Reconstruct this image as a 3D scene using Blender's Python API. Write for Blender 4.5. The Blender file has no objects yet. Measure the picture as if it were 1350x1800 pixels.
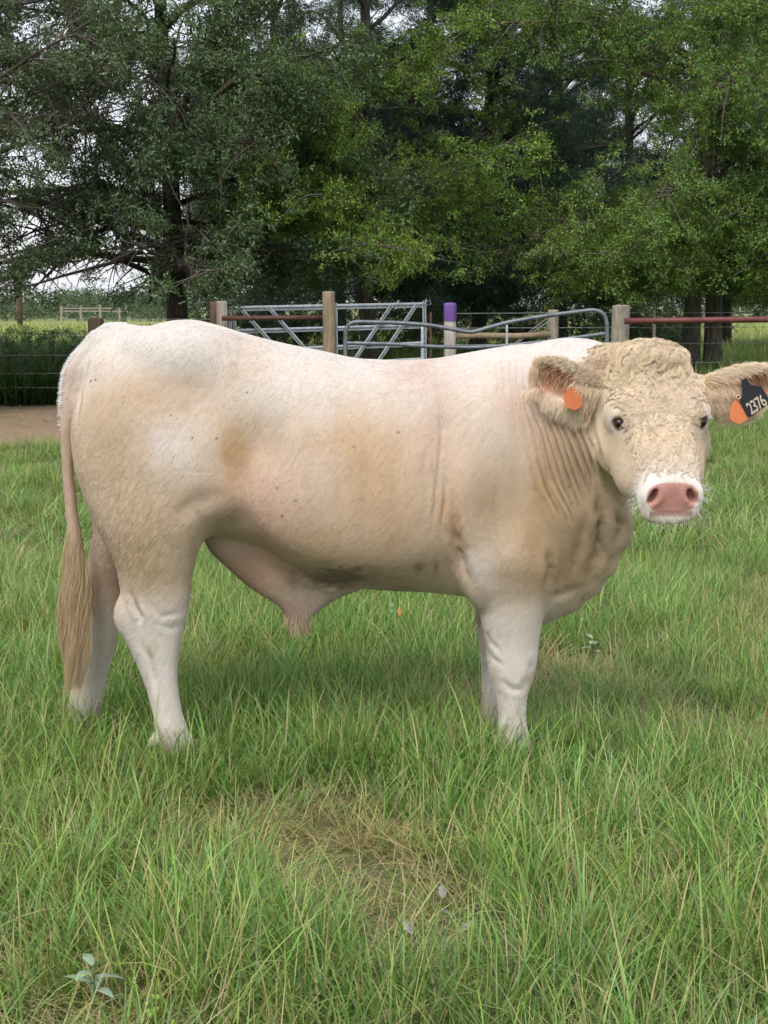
import bpy, bmesh, math, random
import numpy as np
from mathutils import Vector, Matrix

# ---------------------------------------------------------------- camera, sky, sun, exposure
scn = bpy.context.scene
COL = scn.collection
CAM_H, CAM_D, FPX = 1.40, 4.75, 2700.0          # eye height, distance to the bull's midline, focal length in photo pixels
PITCH = math.atan(360.0 / FPX)
cam_data = bpy.data.cameras.new('camera')
cam = bpy.data.objects.new('camera', cam_data); COL.objects.link(cam)
cam.location = (0, -CAM_D, CAM_H)
cam.rotation_euler = (math.pi / 2 - PITCH, 0, 0)
cam_data.sensor_fit = 'VERTICAL'; cam_data.sensor_height = 24.0; cam_data.sensor_width = 18.0
cam_data.lens = FPX / 1800.0 * 24.0
cam_data.clip_start = 0.05; cam_data.clip_end = 3000
scn.camera = cam

world = bpy.data.worlds.new('World'); scn.world = world; world.use_nodes = True
wn = world.node_tree; wn.nodes.clear()
SUN_EL, SUN_AZ = math.radians(52), math.radians(200)       # high soft light from behind the camera
w_out = wn.nodes.new('ShaderNodeOutputWorld'); w_bg = wn.nodes.new('ShaderNodeBackground')
w_sky = wn.nodes.new('ShaderNodeTexSky'); w_sky.sky_type = 'NISHITA'; w_sky.sun_disc = False
w_sky.sun_elevation = SUN_EL; w_sky.sun_rotation = SUN_AZ
w_sky.air_density = 1.0; w_sky.dust_density = 3.0; w_sky.ozone_density = 1.0
w_mix = wn.nodes.new('ShaderNodeMix'); w_mix.data_type = 'RGBA'; w_mix.inputs[0].default_value = 0.62
w_mix.inputs[7].default_value = (7.8, 7.9, 8.3, 1)          # an even veil of thin cloud over the blue
w_bg.inputs[1].default_value = 0.105
wn.links.new(w_sky.outputs[0], w_mix.inputs[6]); wn.links.new(w_mix.outputs[2], w_bg.inputs[0])
wn.links.new(w_bg.outputs[0], w_out.inputs[0])

sun_data = bpy.data.lights.new('sun', 'SUN'); sun = bpy.data.objects.new('sun', sun_data); COL.objects.link(sun)
sun_data.energy = 1.5; sun_data.angle = math.radians(24); sun_data.color = (1.0, 0.96, 0.9)
sd = Vector((math.sin(SUN_AZ) * math.cos(SUN_EL), math.cos(SUN_AZ) * math.cos(SUN_EL), math.sin(SUN_EL)))
sun.rotation_euler = sd.to_track_quat('Z', 'Y').to_euler(); sun.location = sd * 30

vs = scn.view_settings
scn.display_settings.display_device = 'sRGB'
vs.view_transform = 'Standard'; vs.look = 'None'; vs.gamma = 1.0; vs.use_curve_mapping = False
vs.exposure = 0.74
scn.render.engine = 'CYCLES'
cy = scn.cycles
cy.use_denoising = True
cy.max_bounces = 4; cy.diffuse_bounces = 2; cy.glossy_bounces = 1; cy.transmission_bounces = 2; cy.transparent_max_bounces = 8
cy.sample_clamp_indirect = 4.0
cy.use_adaptive_sampling = True; cy.adaptive_threshold = 0.03
scn.render.film_transparent = False

# ---------------------------------------------------------------- helpers
rng = np.random.default_rng(7)
random.seed(7)
SP, CP = math.sin(PITCH), math.cos(PITCH)

def at(u, v, Y):
    """photo pixel -> world point in the vertical plane y = Y (a distance known from what stands there)"""
    a = (u - 675.0) / FPX; b = (900.0 - v) / FPX
    dy = CP + b * SP; dz = -SP + b * CP
    t = (Y + CAM_D) / dy
    return np.array([a * t, Y, CAM_H + dz * t])

def on_ground(u, v, z=0.0):
    a = (u - 675.0) / FPX; b = (900.0 - v) / FPX
    dy = CP + b * SP; dz = -SP + b * CP
    t = (z - CAM_H) / dz
    return np.array([a * t, dy * t - CAM_D, z])

def tag(o, label=None, cat=None, group=None, kind=None):
    if label: o['label'] = label
    if cat: o['category'] = cat
    if group: o['group'] = group
    if kind: o['kind'] = kind
    return o

def empty(name, loc=(0, 0, 0), rz=0.0):
    o = bpy.data.objects.new(name, None); COL.objects.link(o)
    o.location = loc; o.rotation_euler = (0, 0, rz); o.empty_display_size = 0.2
    return o

def link(name, me, mat=None, parent=None):
    o = bpy.data.objects.new(name, me); COL.objects.link(o)
    if mat is not None and len(me.materials) == 0: me.materials.append(mat)
    if parent is not None: o.parent = parent
    return o

def mesh_np(name, verts, faces, smooth=False):
    """faces: (n,3) or (n,4) int array"""
    verts = np.asarray(verts, dtype=np.float32); faces = np.asarray(faces, dtype=np.int32)
    me = bpy.data.meshes.new(name); k = faces.shape[1]
    me.vertices.add(len(verts)); me.vertices.foreach_set('co', verts.ravel())
    me.loops.add(faces.size); me.loops.foreach_set('vertex_index', faces.ravel())
    me.polygons.add(len(faces))
    me.polygons.foreach_set('loop_start', np.arange(0, faces.size, k, dtype=np.int32))
    me.polygons.foreach_set('loop_total', np.full(len(faces), k, dtype=np.int32))
    if smooth: me.polygons.foreach_set('use_smooth', np.ones(len(faces), dtype=bool))
    me.update(calc_edges=True)
    return me

def col_attr(me, name, rgb, domain='POINT'):
    a = me.attributes.new(name, 'FLOAT_COLOR', domain)
    c = np.ones((len(rgb), 4), dtype=np.float32); c[:, :3] = rgb
    a.data.foreach_set('color', c.ravel())

class NT:
    """small wrapper to build node materials"""
    def __init__(s, name):
        s.m = bpy.data.materials.new(name); s.m.use_nodes = True; s.t = s.m.node_tree; s.t.nodes.clear()
        s.out = s.t.nodes.new('ShaderNodeOutputMaterial'); s.b = s.t.nodes.new('ShaderNodeBsdfPrincipled')
        s.t.links.new(s.b.outputs[0], s.out.inputs[0])
    def n(s, typ, **kw):
        x = s.t.nodes.new('ShaderNode' + typ)
        for k, v in kw.items(): setattr(x, k, v)
        return x
    def l(s, a, b): s.t.links.new(a, b)
    def set(s, **kw):
        for k, v in kw.items():
            s.b.inputs[k.replace('_', ' ')].default_value = v
        return s
    def coord(s, which='Object', scale=(1, 1, 1)):
        tc = s.n('TexCoord'); mp = s.n('Mapping'); mp.inputs['Scale'].default_value = scale
        s.l(tc.outputs[which], mp.inputs[0]); return mp.outputs[0]
    def noise(s, vec, scale, detail=3, rough=0.55):
        x = s.n('TexNoise'); x.inputs['Scale'].default_value = scale; x.inputs['Detail'].default_value = detail
        x.inputs['Roughness'].default_value = rough
        if vec is not None: s.l(vec, x.inputs['Vector'])
        return x.outputs['Fac']
    def ramp(s, fac, stops):
        x = s.n('ValToRGB'); e = x.color_ramp.elements
        while len(e) < len(stops): e.new(0.5)
        for i, (p, c) in enumerate(stops):
            e[i].position = p; e[i].color = (*c, 1)
        s.l(fac, x.inputs[0]); return x.outputs[0]
    def mixc(s, fac, a, b, blend='MIX'):
        x = s.n('Mix', data_type='RGBA', blend_type=blend)
        for sock, val in ((0, fac), (6, a), (7, b)):
            if isinstance(val, (int, float)): x.inputs[sock].default_value = val
            elif isinstance(val, tuple): x.inputs[sock].default_value = (*val, 1)
            else: s.l(val, x.inputs[sock])
        return x.outputs[2]
    def bump(s, h, strength=0.4, dist=0.01):
        x = s.n('Bump'); x.inputs['Strength'].default_value = strength; x.inputs['Distance'].default_value = dist
        s.l(h, x.inputs['Height']); s.l(x.outputs[0], s.b.inputs['Normal']); return x

def smoothstep(a, b, x):
    t = np.clip((x - a) / (b - a), 0, 1); return t * t * (3 - 2 * t)

def pchip(xs, ys, x):
    """monotone-ish cubic interpolation, clamped at the ends"""
    xs = np.asarray(xs, float); ys = np.asarray(ys, float)
    h = np.diff(xs); d = np.diff(ys) / h
    m = np.zeros_like(ys); m[1:-1] = np.where(d[:-1] * d[1:] > 0, 2 * d[:-1] * d[1:] / (d[:-1] + d[1:] + 1e-12 * np.sign(d[:-1] + d[1:] + 1e-30)), 0)
    m[0] = d[0]; m[-1] = d[-1]
    xc = np.clip(x, xs[0], xs[-1]); i = np.clip(np.searchsorted(xs, xc, side='right') - 1, 0, len(h) - 1)
    t = (xc - xs[i]) / h[i]
    return ((1 + 2 * t) * (1 - t) ** 2 * ys[i] + t * (1 - t) ** 2 * h[i] * m[i] + t * t * (3 - 2 * t) * ys[i + 1] + t * t * (t - 1) * h[i] * m[i + 1])

def vnoise(p, scale, seed=0):
    """value noise, p (n,3)"""
    q = p * scale + seed * 17.3; i = np.floor(q).astype(np.int64); f = q - i; f = f * f * (3 - 2 * f)
    def h(ix, iy, iz):
        n = (ix * 374761393 + iy * 668265263 + iz * 2147483647 + seed * 1013) & 0x7fffffff
        n = ((n ^ (n >> 13)) * 1274126177) & 0x7fffffff
        return ((n ^ (n >> 16)) & 0xffff) / 65535.0
    r = 0
    for dx in (0, 1):
        for dy in (0, 1):
            for dz in (0, 1):
                w = (f[:, 0] if dx else 1 - f[:, 0]) * (f[:, 1] if dy else 1 - f[:, 1]) * (f[:, 2] if dz else 1 - f[:, 2])
                r = r + w * h(i[:, 0] + dx, i[:, 1] + dy, i[:, 2] + dz)
    return r * 2 - 1

def fbm(p, scale, seed=0, octs=3):
    s = 0; a = 1
    for k in range(octs):
        s = s + a * vnoise(p, scale * 2 ** k, seed + k); a *= 0.5
    return s / 1.75

def tube(pts, rad, seg=8, cap=True):
    """swept tube through pts with radius per point -> verts, quads(list of 4)"""
    pts = np.asarray(pts, float); rad = np.broadcast_to(np.asarray(rad, float), (len(pts),))
    tan = np.gradient(pts, axis=0); tan /= np.linalg.norm(tan, axis=1)[:, None] + 1e-12
    ref = np.array([0, 0, 1.0]) if abs(tan[0][2]) < 0.9 else np.array([1.0, 0, 0])
    V = []; a = np.linspace(0, 2 * np.pi, seg, endpoint=False)
    n1 = np.cross(tan[0], ref); n1 /= np.linalg.norm(n1)
    for k in range(len(pts)):
        n1 = n1 - tan[k] * np.dot(n1, tan[k]); n1 /= np.linalg.norm(n1) + 1e-12
        n2 = np.cross(tan[k], n1)
        V.append(pts[k] + rad[k] * (np.cos(a)[:, None] * n1 + np.sin(a)[:, None] * n2))
    V = np.concatenate(V); F = []
    for k in range(len(pts) - 1):
        for j in range(seg):
            j2 = (j + 1) % seg
            F.append((k * seg + j, k * seg + j2, (k + 1) * seg + j2, (k + 1) * seg + j))
    if cap:
        n = len(V); V = np.concatenate([V, pts[:1], pts[-1:]])
        for j in range(seg):
            j2 = (j + 1) % seg
            F.append((n, j2, j, n)); F.append((n + 1, (len(pts) - 1) * seg + j, (len(pts) - 1) * seg + j2, n + 1))
    return V, F

class MB:
    """collects shapes of ONE part and builds one mesh object"""
    def __init__(s): s.v = []; s.f = []; s.n = 0
    def add(s, V, F):
        V = np.asarray(V, float)
        s.v.append(V)
        for f in F:
            f = list(f)
            if len(f) == 4 and f[0] == f[3]: f = f[:3]
            s.f.append(tuple(i + s.n for i in f))
        s.n += len(V); return s
    def tube(s, pts, rad, seg=8): return s.add(*tube(pts, rad, seg))
    def box(s, c, size, rot=None):
        d = np.array([(x, y, z) for x in (-.5, .5) for y in (-.5, .5) for z in (-.5, .5)]) * np.asarray(size, float)
        if rot is not None: d = d @ np.asarray(rot).T
        return s.add(d + np.asarray(c, float), [(0, 1, 3, 2), (4, 6, 7, 5), (0, 4, 5, 1), (2, 3, 7, 6), (0, 2, 6, 4), (1, 5, 7, 3)])
    def bar(s, p, q, w, d, up=(0, 1, 0)):
        p = np.asarray(p, float); q = np.asarray(q, float); e = q - p; L = np.linalg.norm(e); e /= L
        u = np.asarray(up, float); u = u - e * np.dot(u, e); u /= np.linalg.norm(u); r = np.cross(u, e)
        return s.box((p + q) / 2, (L, d, w), np.stack([e, u, r], 1))
    def build(s, name, mat, parent=None, smooth=False, bevel=0):
        me = bpy.data.meshes.new(name)
        me.from_pydata(np.concatenate(s.v).tolist(), [], s.f); me.update()
        if smooth: me.polygons.foreach_set('use_smooth', np.ones(len(me.polygons), dtype=bool))
        o = link(name, me, mat, parent)
        if bevel:
            b = o.modifiers.new('bevel', 'BEVEL'); b.width = bevel; b.segments = 2; b.limit_method = 'ANGLE'
        return o
# ---------------------------------------------------------------- scatter tool: one object, instances made inside it
def source_collection(name, meshes):
    c = bpy.data.collections.new(name)                     # never linked to the scene: only a source
    for i, me in enumerate(meshes):
        c.objects.link(bpy.data.objects.new('%s_%02d' % (name, i), me))
    return c

def scatter(name, pts, rot, scl, idx, tint, coll, parent=None):
    pts = np.asarray(pts, np.float32); n = len(pts)
    me = bpy.data.meshes.new(name); me.vertices.add(n); me.vertices.foreach_set('co', pts.ravel())
    a = me.attributes.new('rot', 'FLOAT_VECTOR', 'POINT'); a.data.foreach_set('vector', np.asarray(rot, np.float32).ravel())
    a = me.attributes.new('scl', 'FLOAT_VECTOR', 'POINT'); a.data.foreach_set('vector', np.asarray(scl, np.float32).ravel())
    a = me.attributes.new('idx', 'INT', 'POINT'); a.data.foreach_set('value', np.asarray(idx, np.int32))
    a = me.attributes.new('tint', 'FLOAT_COLOR', 'POINT'); c = np.ones((n, 4), np.float32); c[:, :3] = tint; a.data.foreach_set('color', c.ravel())
    o = link(name, me, None, parent)
    g = bpy.data.node_groups.new(name, 'GeometryNodeTree')
    g.interface.new_socket('Geometry', in_out='INPUT', socket_type='NodeSocketGeometry'); g.interface.new_socket('Geometry', in_out='OUTPUT', socket_type='NodeSocketGeometry')
    N = g.nodes.new; i_ = N('NodeGroupInput'); o_ = N('NodeGroupOutput'); ci = N('GeometryNodeCollectionInfo'); ci.inputs['Collection'].default_value = coll
    ci.inputs['Separate Children'].default_value = True; ci.inputs['Reset Children'].default_value = True
    iop = N('GeometryNodeInstanceOnPoints'); iop.inputs['Pick Instance'].default_value = True
    def at_(nm, dt):
        x = N('GeometryNodeInputNamedAttribute'); x.data_type = dt; x.inputs['Name'].default_value = nm; return x.outputs['Attribute']
    e = N('FunctionNodeEulerToRotation'); g.links.new(at_('rot', 'FLOAT_VECTOR'), e.inputs[0])
    g.links.new(i_.outputs[0], iop.inputs['Points']); g.links.new(ci.outputs[0], iop.inputs['Instance']); g.links.new(at_('idx', 'INT'), iop.inputs['Instance Index'])
    g.links.new(e.outputs[0], iop.inputs['Rotation']); g.links.new(at_('scl', 'FLOAT_VECTOR'), iop.inputs['Scale']); g.links.new(iop.outputs[0], o_.inputs[0])
    m = o.modifiers.new('scatter', 'NODES'); m.node_group = g
    o['kind'] = 'stuff'
    return o

def leaf_material(name, rough=.5, trans=.35, spec=.35):
    """colour = per-leaf colour x per-clump tint, with light passing through the blade"""
    m = NT(name); m.set(Roughness=rough); m.b.inputs['Specular IOR Level'].default_value = spec
    a = m.n('Attribute', attribute_name='leaf'); b = m.n('Attribute', attribute_name='tint', attribute_type='INSTANCER')
    c = m.mixc(1.0, a.outputs['Color'], b.outputs['Color'], 'MULTIPLY'); m.l(c, m.b.inputs['Base Color'])
    tr = m.n('BsdfTranslucent'); c2 = m.mixc(1.0, c, (1.15, 1.25, .7), 'MULTIPLY'); m.l(c2, tr.inputs['Color'])
    mx = m.n('MixShader'); mx.inputs[0].default_value = trans; m.l(m.b.outputs[0], mx.inputs[1]); m.l(tr.outputs[0], mx.inputs[2]); m.l(mx.outputs[0], m.out.inputs[0])
    return m.m

# ---------------------------------------------------------------- ground
def ground_mesh():
    xs = np.unique(np.concatenate([np.linspace(-900, -40, 24), np.linspace(-40, -8, 40), np.linspace(-8, 8, 90), np.linspace(8, 40, 40), np.linspace(40, 900, 24)]))
    ys = np.unique(np.concatenate([np.linspace(-60, -5, 16), np.linspace(-5, 12, 110), np.linspace(12, 60, 60), np.linspace(60, 1400, 40)]))
    X, Y = np.meshgrid(xs, ys, indexing='ij'); P = np.stack([X.ravel(), Y.ravel(), 0 * X.ravel()], 1)
    P[:, 2] = ground_z(P[:, 0], P[:, 1])
    nx, ny = len(xs), len(ys); i = (np.arange(nx - 1)[:, None] * ny + np.arange(ny - 1)[None]).ravel()
    return mesh_np('ground', P, np.stack([i, i + ny, i + ny + 1, i + 1], 1), True)
def ground_z(x, y):
    x = np.asarray(x, float); y = np.asarray(y, float); p = np.stack([x, y, 0 * x], 1)
    near = smoothstep(60, 10, np.hypot(x, y))
    return near * (.025 * fbm(p, .8, 41) + .012 * fbm(p, 3.0, 42)) - .012
def ground_mat():
    m = NT('soil'); m.set(Roughness=.95); m.b.inputs['Specular IOR Level'].default_value = .1
    co = m.coord('Object'); n1 = m.noise(co, .7, 4); n2 = m.noise(co, 9, 5, .65); n3 = m.noise(co, 70, 4, .7)
    soil = m.ramp(n3, [(.25, (.06, .043, .027)), (.5, (.14, .105, .068)), (.75, (.28, .22, .145))])
    green = m.ramp(n3, [(.3, (.045, .085, .022)), (.6, (.11, .19, .05)), (.8, (.20, .25, .09))])
    c = m.mixc(m.ramp(n2, [(.42, (0, 0, 0)), (.60, (1, 1, 1))]), soil, green)
    # bare trodden strip in front of the left fence, and open hay field far behind
    sx = m.n('SeparateXYZ'); m.l(co, sx.inputs[0])
    def band(sock, a, b, c_, d):
        r1 = m.n('MapRange', interpolation_type='SMOOTHSTEP'); r1.inputs[1].default_value = a; r1.inputs[2].default_value = b; m.l(sock, r1.inputs[0])
        r2 = m.n('MapRange', interpolation_type='SMOOTHSTEP'); r2.inputs[1].default_value = d; r2.inputs[2].default_value = c_; m.l(sock, r2.inputs[0])
        x = m.n('Math', operation='MULTIPLY'); m.l(r1.outputs[0], x.inputs[0]); m.l(r2.outputs[0], x.inputs[1]); return x.outputs[0]
    wob = m.n('Math', operation='MULTIPLY_ADD'); m.l(n1, wob.inputs[0]); wob.inputs[1].default_value = 3.0; m.l(sx.outputs[1], wob.inputs[2])
    bx = band(sx.outputs[0], -18, -14, -3.4, -2.4); by = band(wob.outputs[0], 11.5, 12.8, 19.6, 20.4)
    mk = m.n('Math', operation='MULTIPLY'); m.l(bx, mk.inputs[0]); m.l(by, mk.inputs[1])
    dirt = m.ramp(n3, [(.25, (.16, .11, .07)), (.5, (.30, .215, .145)), (.8, (.45, .34, .24))])
    c = m.mixc(mk.outputs[0], c, dirt)
    far = m.n('MapRange', interpolation_type='SMOOTHSTEP'); far.inputs[1].default_value = 38; far.inputs[2].default_value = 60; m.l(sx.outputs[1], far.inputs[0])
    hay = m.ramp(m.noise(co, .25, 6, .7), [(.3, (.13, .18, .07)), (.55, (.24, .26, .12)), (.75, (.32, .31, .17))])
    c = m.mixc(far.outputs[0], c, hay)
    m.l(c, m.b.inputs['Base Color']); ad = m.n('Math', operation='ADD'); m.l(n2, ad.inputs[0]); m.l(n3, ad.inputs[1]); m.bump(ad.outputs[0], .7, .03)
    return m.m
ground = tag(link('ground', ground_mesh(), ground_mat()), kind='structure')

# ---------------------------------------------------------------- bark and leaves
def bark_mat(name, dark, light, scale=1.0):
    m = NT(name); m.set(Roughness=.92); co = m.coord('Object', (1, 1, .16)); n = m.noise(co, 26 * scale, 5, .65); n2 = m.noise(m.coord('Object', (1, 1, .7)), 5, 4)
    c = m.mixc(.6, m.ramp(n, [(.32, dark), (.68, light)]), m.ramp(n2, [(.3, (.45, .45, .45)), (.7, (1.25, 1.22, 1.15))]), 'MULTIPLY')
    m.l(c, m.b.inputs['Base Color']); m.bump(n, .9, .05); return m.m
BARK_OAK = bark_mat('oak_bark', (.035, .026, .020), (.14, .105, .080)); BARK_ELM = bark_mat('elm_bark', (.05, .042, .034), (.19, .16, .13)); TWIG = bark_mat('twig_bark', (.06, .05, .04), (.20, .175, .15), 3)

def cluster(kind, seed):
    """a leafy spray about 0.4 m across: leaves set along short twigs"""
    r = np.random.default_rng(seed); V = []; F = []; Cc = []
    spec = {'oak': (46, .066, .026, .26), 'elm': (80, .042, .021, .27), 'cedar': (110, .075, .012, .26)}[kind]
    nl, L, W, R = spec; nt = 7
    tw = r.normal(0, 1, (nt, 3)); tw[:, 2] = tw[:, 2] * .55 + .1; tw /= np.linalg.norm(tw, axis=1)[:, None]; tl = r.uniform(.5, 1.0, nt) * R
    for i in range(nl):
        j = r.integers(nt); p = tw[j] * tl[j] * r.uniform(.25, 1.0) + r.normal(0, .022, 3)
        d = tw[j] * .7 + r.normal(0, .55, 3) + np.array([0, 0, -.15]); d /= np.linalg.norm(d)
        nrm = np.array([0, 0, 1.0]) + r.normal(0, .55, 3); w = np.cross(d, nrm); w /= np.linalg.norm(w); up = np.cross(w, d)
        l = L * r.uniform(.7, 1.25); ww = W * r.uniform(.75, 1.2)
        b = len(V); cup = ww * r.uniform(.1, .4)
        wide = .62 if kind == 'oak' else .45
        V += [p, p + d * l * wide - w * ww * .5 + up * cup, p + d * l * wide + w * ww * .5 + up * cup, p + d * l - up * l * r.uniform(0, .2)]
        V += [p + d * l * .8 * wide]
        F += [(b, b + 1, b + 4), (b, b + 4, b + 2), (b + 1, b + 3, b + 4), (b + 4, b + 3, b + 2)]
        base = {'oak': np.array([.088, .125, .064]), 'elm': np.array([.125, .18, .045]), 'cedar': np.array([.055, .088, .064])}[kind]
        hue = base * r.uniform(.6, 1.5)
        if kind == 'elm' and r.random() < .16: hue = np.array([.28, .24, .05]) * r.uniform(.7, 1.2)
        if kind == 'oak' and r.random() < .06: hue = np.array([.18, .15, .07])
        Cc += [hue] * 5
    me = mesh_np(kind, np.array(V), np.array(F)); col_attr(me, 'leaf', np.array(Cc)); return me
LEAF = leaf_material('leaf', .42, .30, .5)
CLUST = {}
for k_ in ('oak', 'elm', 'cedar'):
    ms = [cluster(k_, 100 + i) for i in range(7)]
    for me in ms: me.materials.append(LEAF)
    CLUST[k_] = source_collection('spray_' + k_, ms)

def soft_floor(z, lo, w=1.0):
    e = (z - lo) / w; return lo + w * np.where(e > 8, e, np.log1p(np.exp(np.minimum(e * 1.6, 30))) / 1.6) - .0

def bend_path(p, d, L, n, r, droop=0.0, wig=.25):
    pts = [np.array(p, float)]; d = np.array(d, float); d /= np.linalg.norm(d)
    for i in range(n):
        d = d + r.normal(0, wig / n ** .5, 3) + np.array([0, 0, -droop / n]); d /= np.linalg.norm(d)
        pts.append(pts[-1] + d * L / n)
    return np.array(pts)

def tree(name, label, u, d, h, rad, kind, limbs, reach, tint, bark, seed, zlo=1.6, lean=(0, 0), dens=1.0, group=None, droop=.7, bare=0.0, stems=1, spread=None, clear=None, front=.45):
    """trunk(s), limbs that reach out and sag, side branches, and leafy sprays along them"""
    r = np.random.default_rng(seed); Y = d - CAM_D; x0 = (u - 675) / FPX * d
    t = empty(name, (0, 0, 0)); tag(t, label, 'tree', group)
    base = np.array([x0, Y, -.15]); trunks = []
    for s in range(stems):
        b = base + (np.array([spread[s], r.uniform(-.2, .2), 0]) if spread else 0)
        tp = bend_path(b, (lean[0] + r.normal(0, .03), lean[1], 1), h, 12, r, -.05, .10); trunks.append(tp)
        m = MB(); R = rad * (1 - .75 * np.linspace(0, 1, 13)) * np.array([1.35, 1.1] + [1] * 11); m.tube(tp, R, 14); m.build('trunk', bark, t, True)
    lm = MB(); tm = MB(); P = []; S = []
    for i in range(limbs):
        tp = trunks[i % stems]; f = r.uniform(.12, .95) if i % 3 else r.uniform(.12, .45); k = f * (len(tp) - 1); a = int(k); p = tp[a] * (1 - k + a) + tp[min(a + 1, 12)] * (k - a)
        if p[2] < zlo * .75: p = p + np.array([0, 0, zlo * .75 - p[2]])
        az = i * 2.399 + r.uniform(-.4, .4)
        if r.random() < front: az = -math.pi / 2 + r.normal(0, .75)
        el = r.uniform(.05, .6) + .7 * f
        L = reach * r.uniform(.6, 1.1) * (1 - .45 * max(0, f - .4)); dirn = np.array([math.cos(az), math.sin(az), el])
        lp = bend_path(p, dirn, L, 9, r, droop * r.uniform(.6, 1.3), .35); lp[:, 2] = soft_floor(lp[:, 2], zlo + r.uniform(-.2, .5))
        lr = max(.018, rad * .34 * r.uniform(.7, 1.2)); lm.tube(lp, np.linspace(lr, lr * .2, 10), 7)
        for j in range(int(12 + L * 3.0)):
            q = r.uniform(.18, 1.0) * 9; a = min(int(q), 8); bp = lp[a] * (1 - q + a) + lp[a + 1] * (q - a)
            bd = (lp[a + 1] - lp[a]); bd /= np.linalg.norm(bd); bd = bd * .6 + r.normal(0, .65, 3)
            bl = r.uniform(.5, 1.35); br = bend_path(bp, bd, bl, 5, r, droop * .8, .4); br[:, 2] = soft_floor(br[:, 2], zlo - .35 + r.uniform(0, .4))
            tm.tube(br, np.linspace(.016, .004, 6), 4)
            nb = int(round(r.uniform(4, 8) * dens))
            if r.random() < bare: nb = 0
            for _ in range(nb):
                g = r.uniform(.25, 1.05) * 5; c = min(int(g), 4); sp = br[c] + (br[c + 1] - br[c]) * (g - c)
                P.append(sp + r.normal(0, .10, 3)); S.append(r.uniform(.75, 1.25))
            if bare:
                for _ in range(5):
                    g = r.integers(1, 5); tm.tube(bend_path(br[g], br[g] - br[g - 1] + r.normal(0, .12, 3), r.uniform(.25, .7), 4, r, .5, .5), [.006, .005, .004, .003, .002], 3)
    lm.build('limbs', bark, t, True)['kind'] = 'stuff'; tm.build('twigs', TWIG, t)['kind'] = 'stuff'
    P = np.array(P); S = np.array(S)
    if clear is not None:
        keep = ~clear(to_px_any(P)); P, S = P[keep], S[keep]
    n = len(P); rot = np.stack([r.normal(0, .35, n), r.normal(0, .35, n), r.uniform(0, 6.28, n)], 1)
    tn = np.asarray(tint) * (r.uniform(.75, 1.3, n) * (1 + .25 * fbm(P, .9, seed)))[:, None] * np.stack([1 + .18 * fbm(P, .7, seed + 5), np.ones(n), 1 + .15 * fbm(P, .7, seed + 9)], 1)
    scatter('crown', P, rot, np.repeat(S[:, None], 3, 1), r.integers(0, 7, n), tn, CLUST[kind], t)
    return t, n

def to_px_any(V):
    dd = V - np.array([0, -CAM_D, CAM_H]); fw = dd[:, 1] * CP - dd[:, 2] * SP; up = dd[:, 1] * SP + dd[:, 2] * CP
    return np.stack([675 + FPX * dd[:, 0] / fw, 900 - FPX * up / fw], 1)

def sky_gaps(px):
    """openings of the left crowns: sky standing clear, the trunk free of leaves"""
    rr = np.random.default_rng(12); g = np.zeros(len(px), bool)
    spots = [(262, 150, 28, 44), (205, 190, 24, 30), (330, 100, 14, 16), (290, 350, 24, 30), (345, 400, 30, 24), (210, 470, 75, 40), (120, 490, 80, 34), (60, 400, 36, 34), (180, 410, 26, 24), (20, 350, 24, 24), (250, 425, 34, 20),
             (318, 450, 26, 125), (308, 90, 18, 70), (318, 200, 20, 45)]
    spots += [(a, b, c, c * 1.1) for a, b, c in zip(rr.uniform(-20, 380, 26), rr.uniform(120, 500, 26), rr.uniform(8, 20, 26))]
    for u0, v0, a, b in spots: g |= ((px[:, 0] - u0) / a) ** 2 + ((px[:, 1] - v0) / b) ** 2 < 1
    return g
def elm_gaps(px):
    """the forked stems stay partly visible"""
    g = np.zeros(len(px), bool)
    for u0, v0, a, b in ((1212, 170, 20, 110), (1268, 190, 16, 80), (1240, 290, 22, 40), (1232, 590, 50, 75)): g |= ((px[:, 0] - u0) / a) ** 2 + ((px[:, 1] - v0) / b) ** 2 < 1
    return g & (np.random.default_rng(3).random(len(px)) < .8)
NCL = 0
for a in (
    dict(name='oak_tree', label='tall oak with a straight brown trunk behind the silver panel gate', u=317, d=25.5, h=10, rad=.19, kind='oak', limbs=60, reach=4.4, tint=(1.2, 1.3, 1.2), bark=BARK_OAK, seed=3, zlo=1.3, dens=.85, clear=sky_gaps),
    dict(name='oak_tree', label='oak with bare grey twigs hanging low over the dirt strip', u=-150, d=22.5, h=9, rad=.17, kind='oak', limbs=60, reach=4.2, tint=(1.1, 1.1, 1.05), bark=BARK_OAK, seed=8, zlo=1.3, dens=.72, bare=.35, clear=sky_gaps),
    dict(name='elm_tree', label='bright green leafy elm reaching down above the post and silver gate', u=655, d=27, h=11, rad=.15, kind='elm', limbs=42, reach=4.0, tint=(1.08, 1.30, 1.0), bark=BARK_ELM, seed=15, zlo=1.6, dens=1.0),
    dict(name='evergreen_tree', label='dark blue green evergreen tree behind the purple topped post', u=835, d=31, h=10, rad=.16, kind='cedar', limbs=40, reach=3.2, tint=(1.0, 1.1, 1.2), bark=BARK_OAK, seed=21, zlo=1.3, dens=1.3),
    dict(name='elm_tree', label='twin trunked elm with yellowing leaves behind the red pipe rail', u=1225, d=26, h=11, rad=.15, kind='elm', limbs=60, reach=4.3, tint=(.98, 1.2, 1.15), bark=BARK_ELM, seed=33, zlo=1.4, dens=1.0, stems=2, spread=(-.13, .28), lean=(0.0, .02), clear=elm_gaps),
): NCL += tree(**a)[1]
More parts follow.
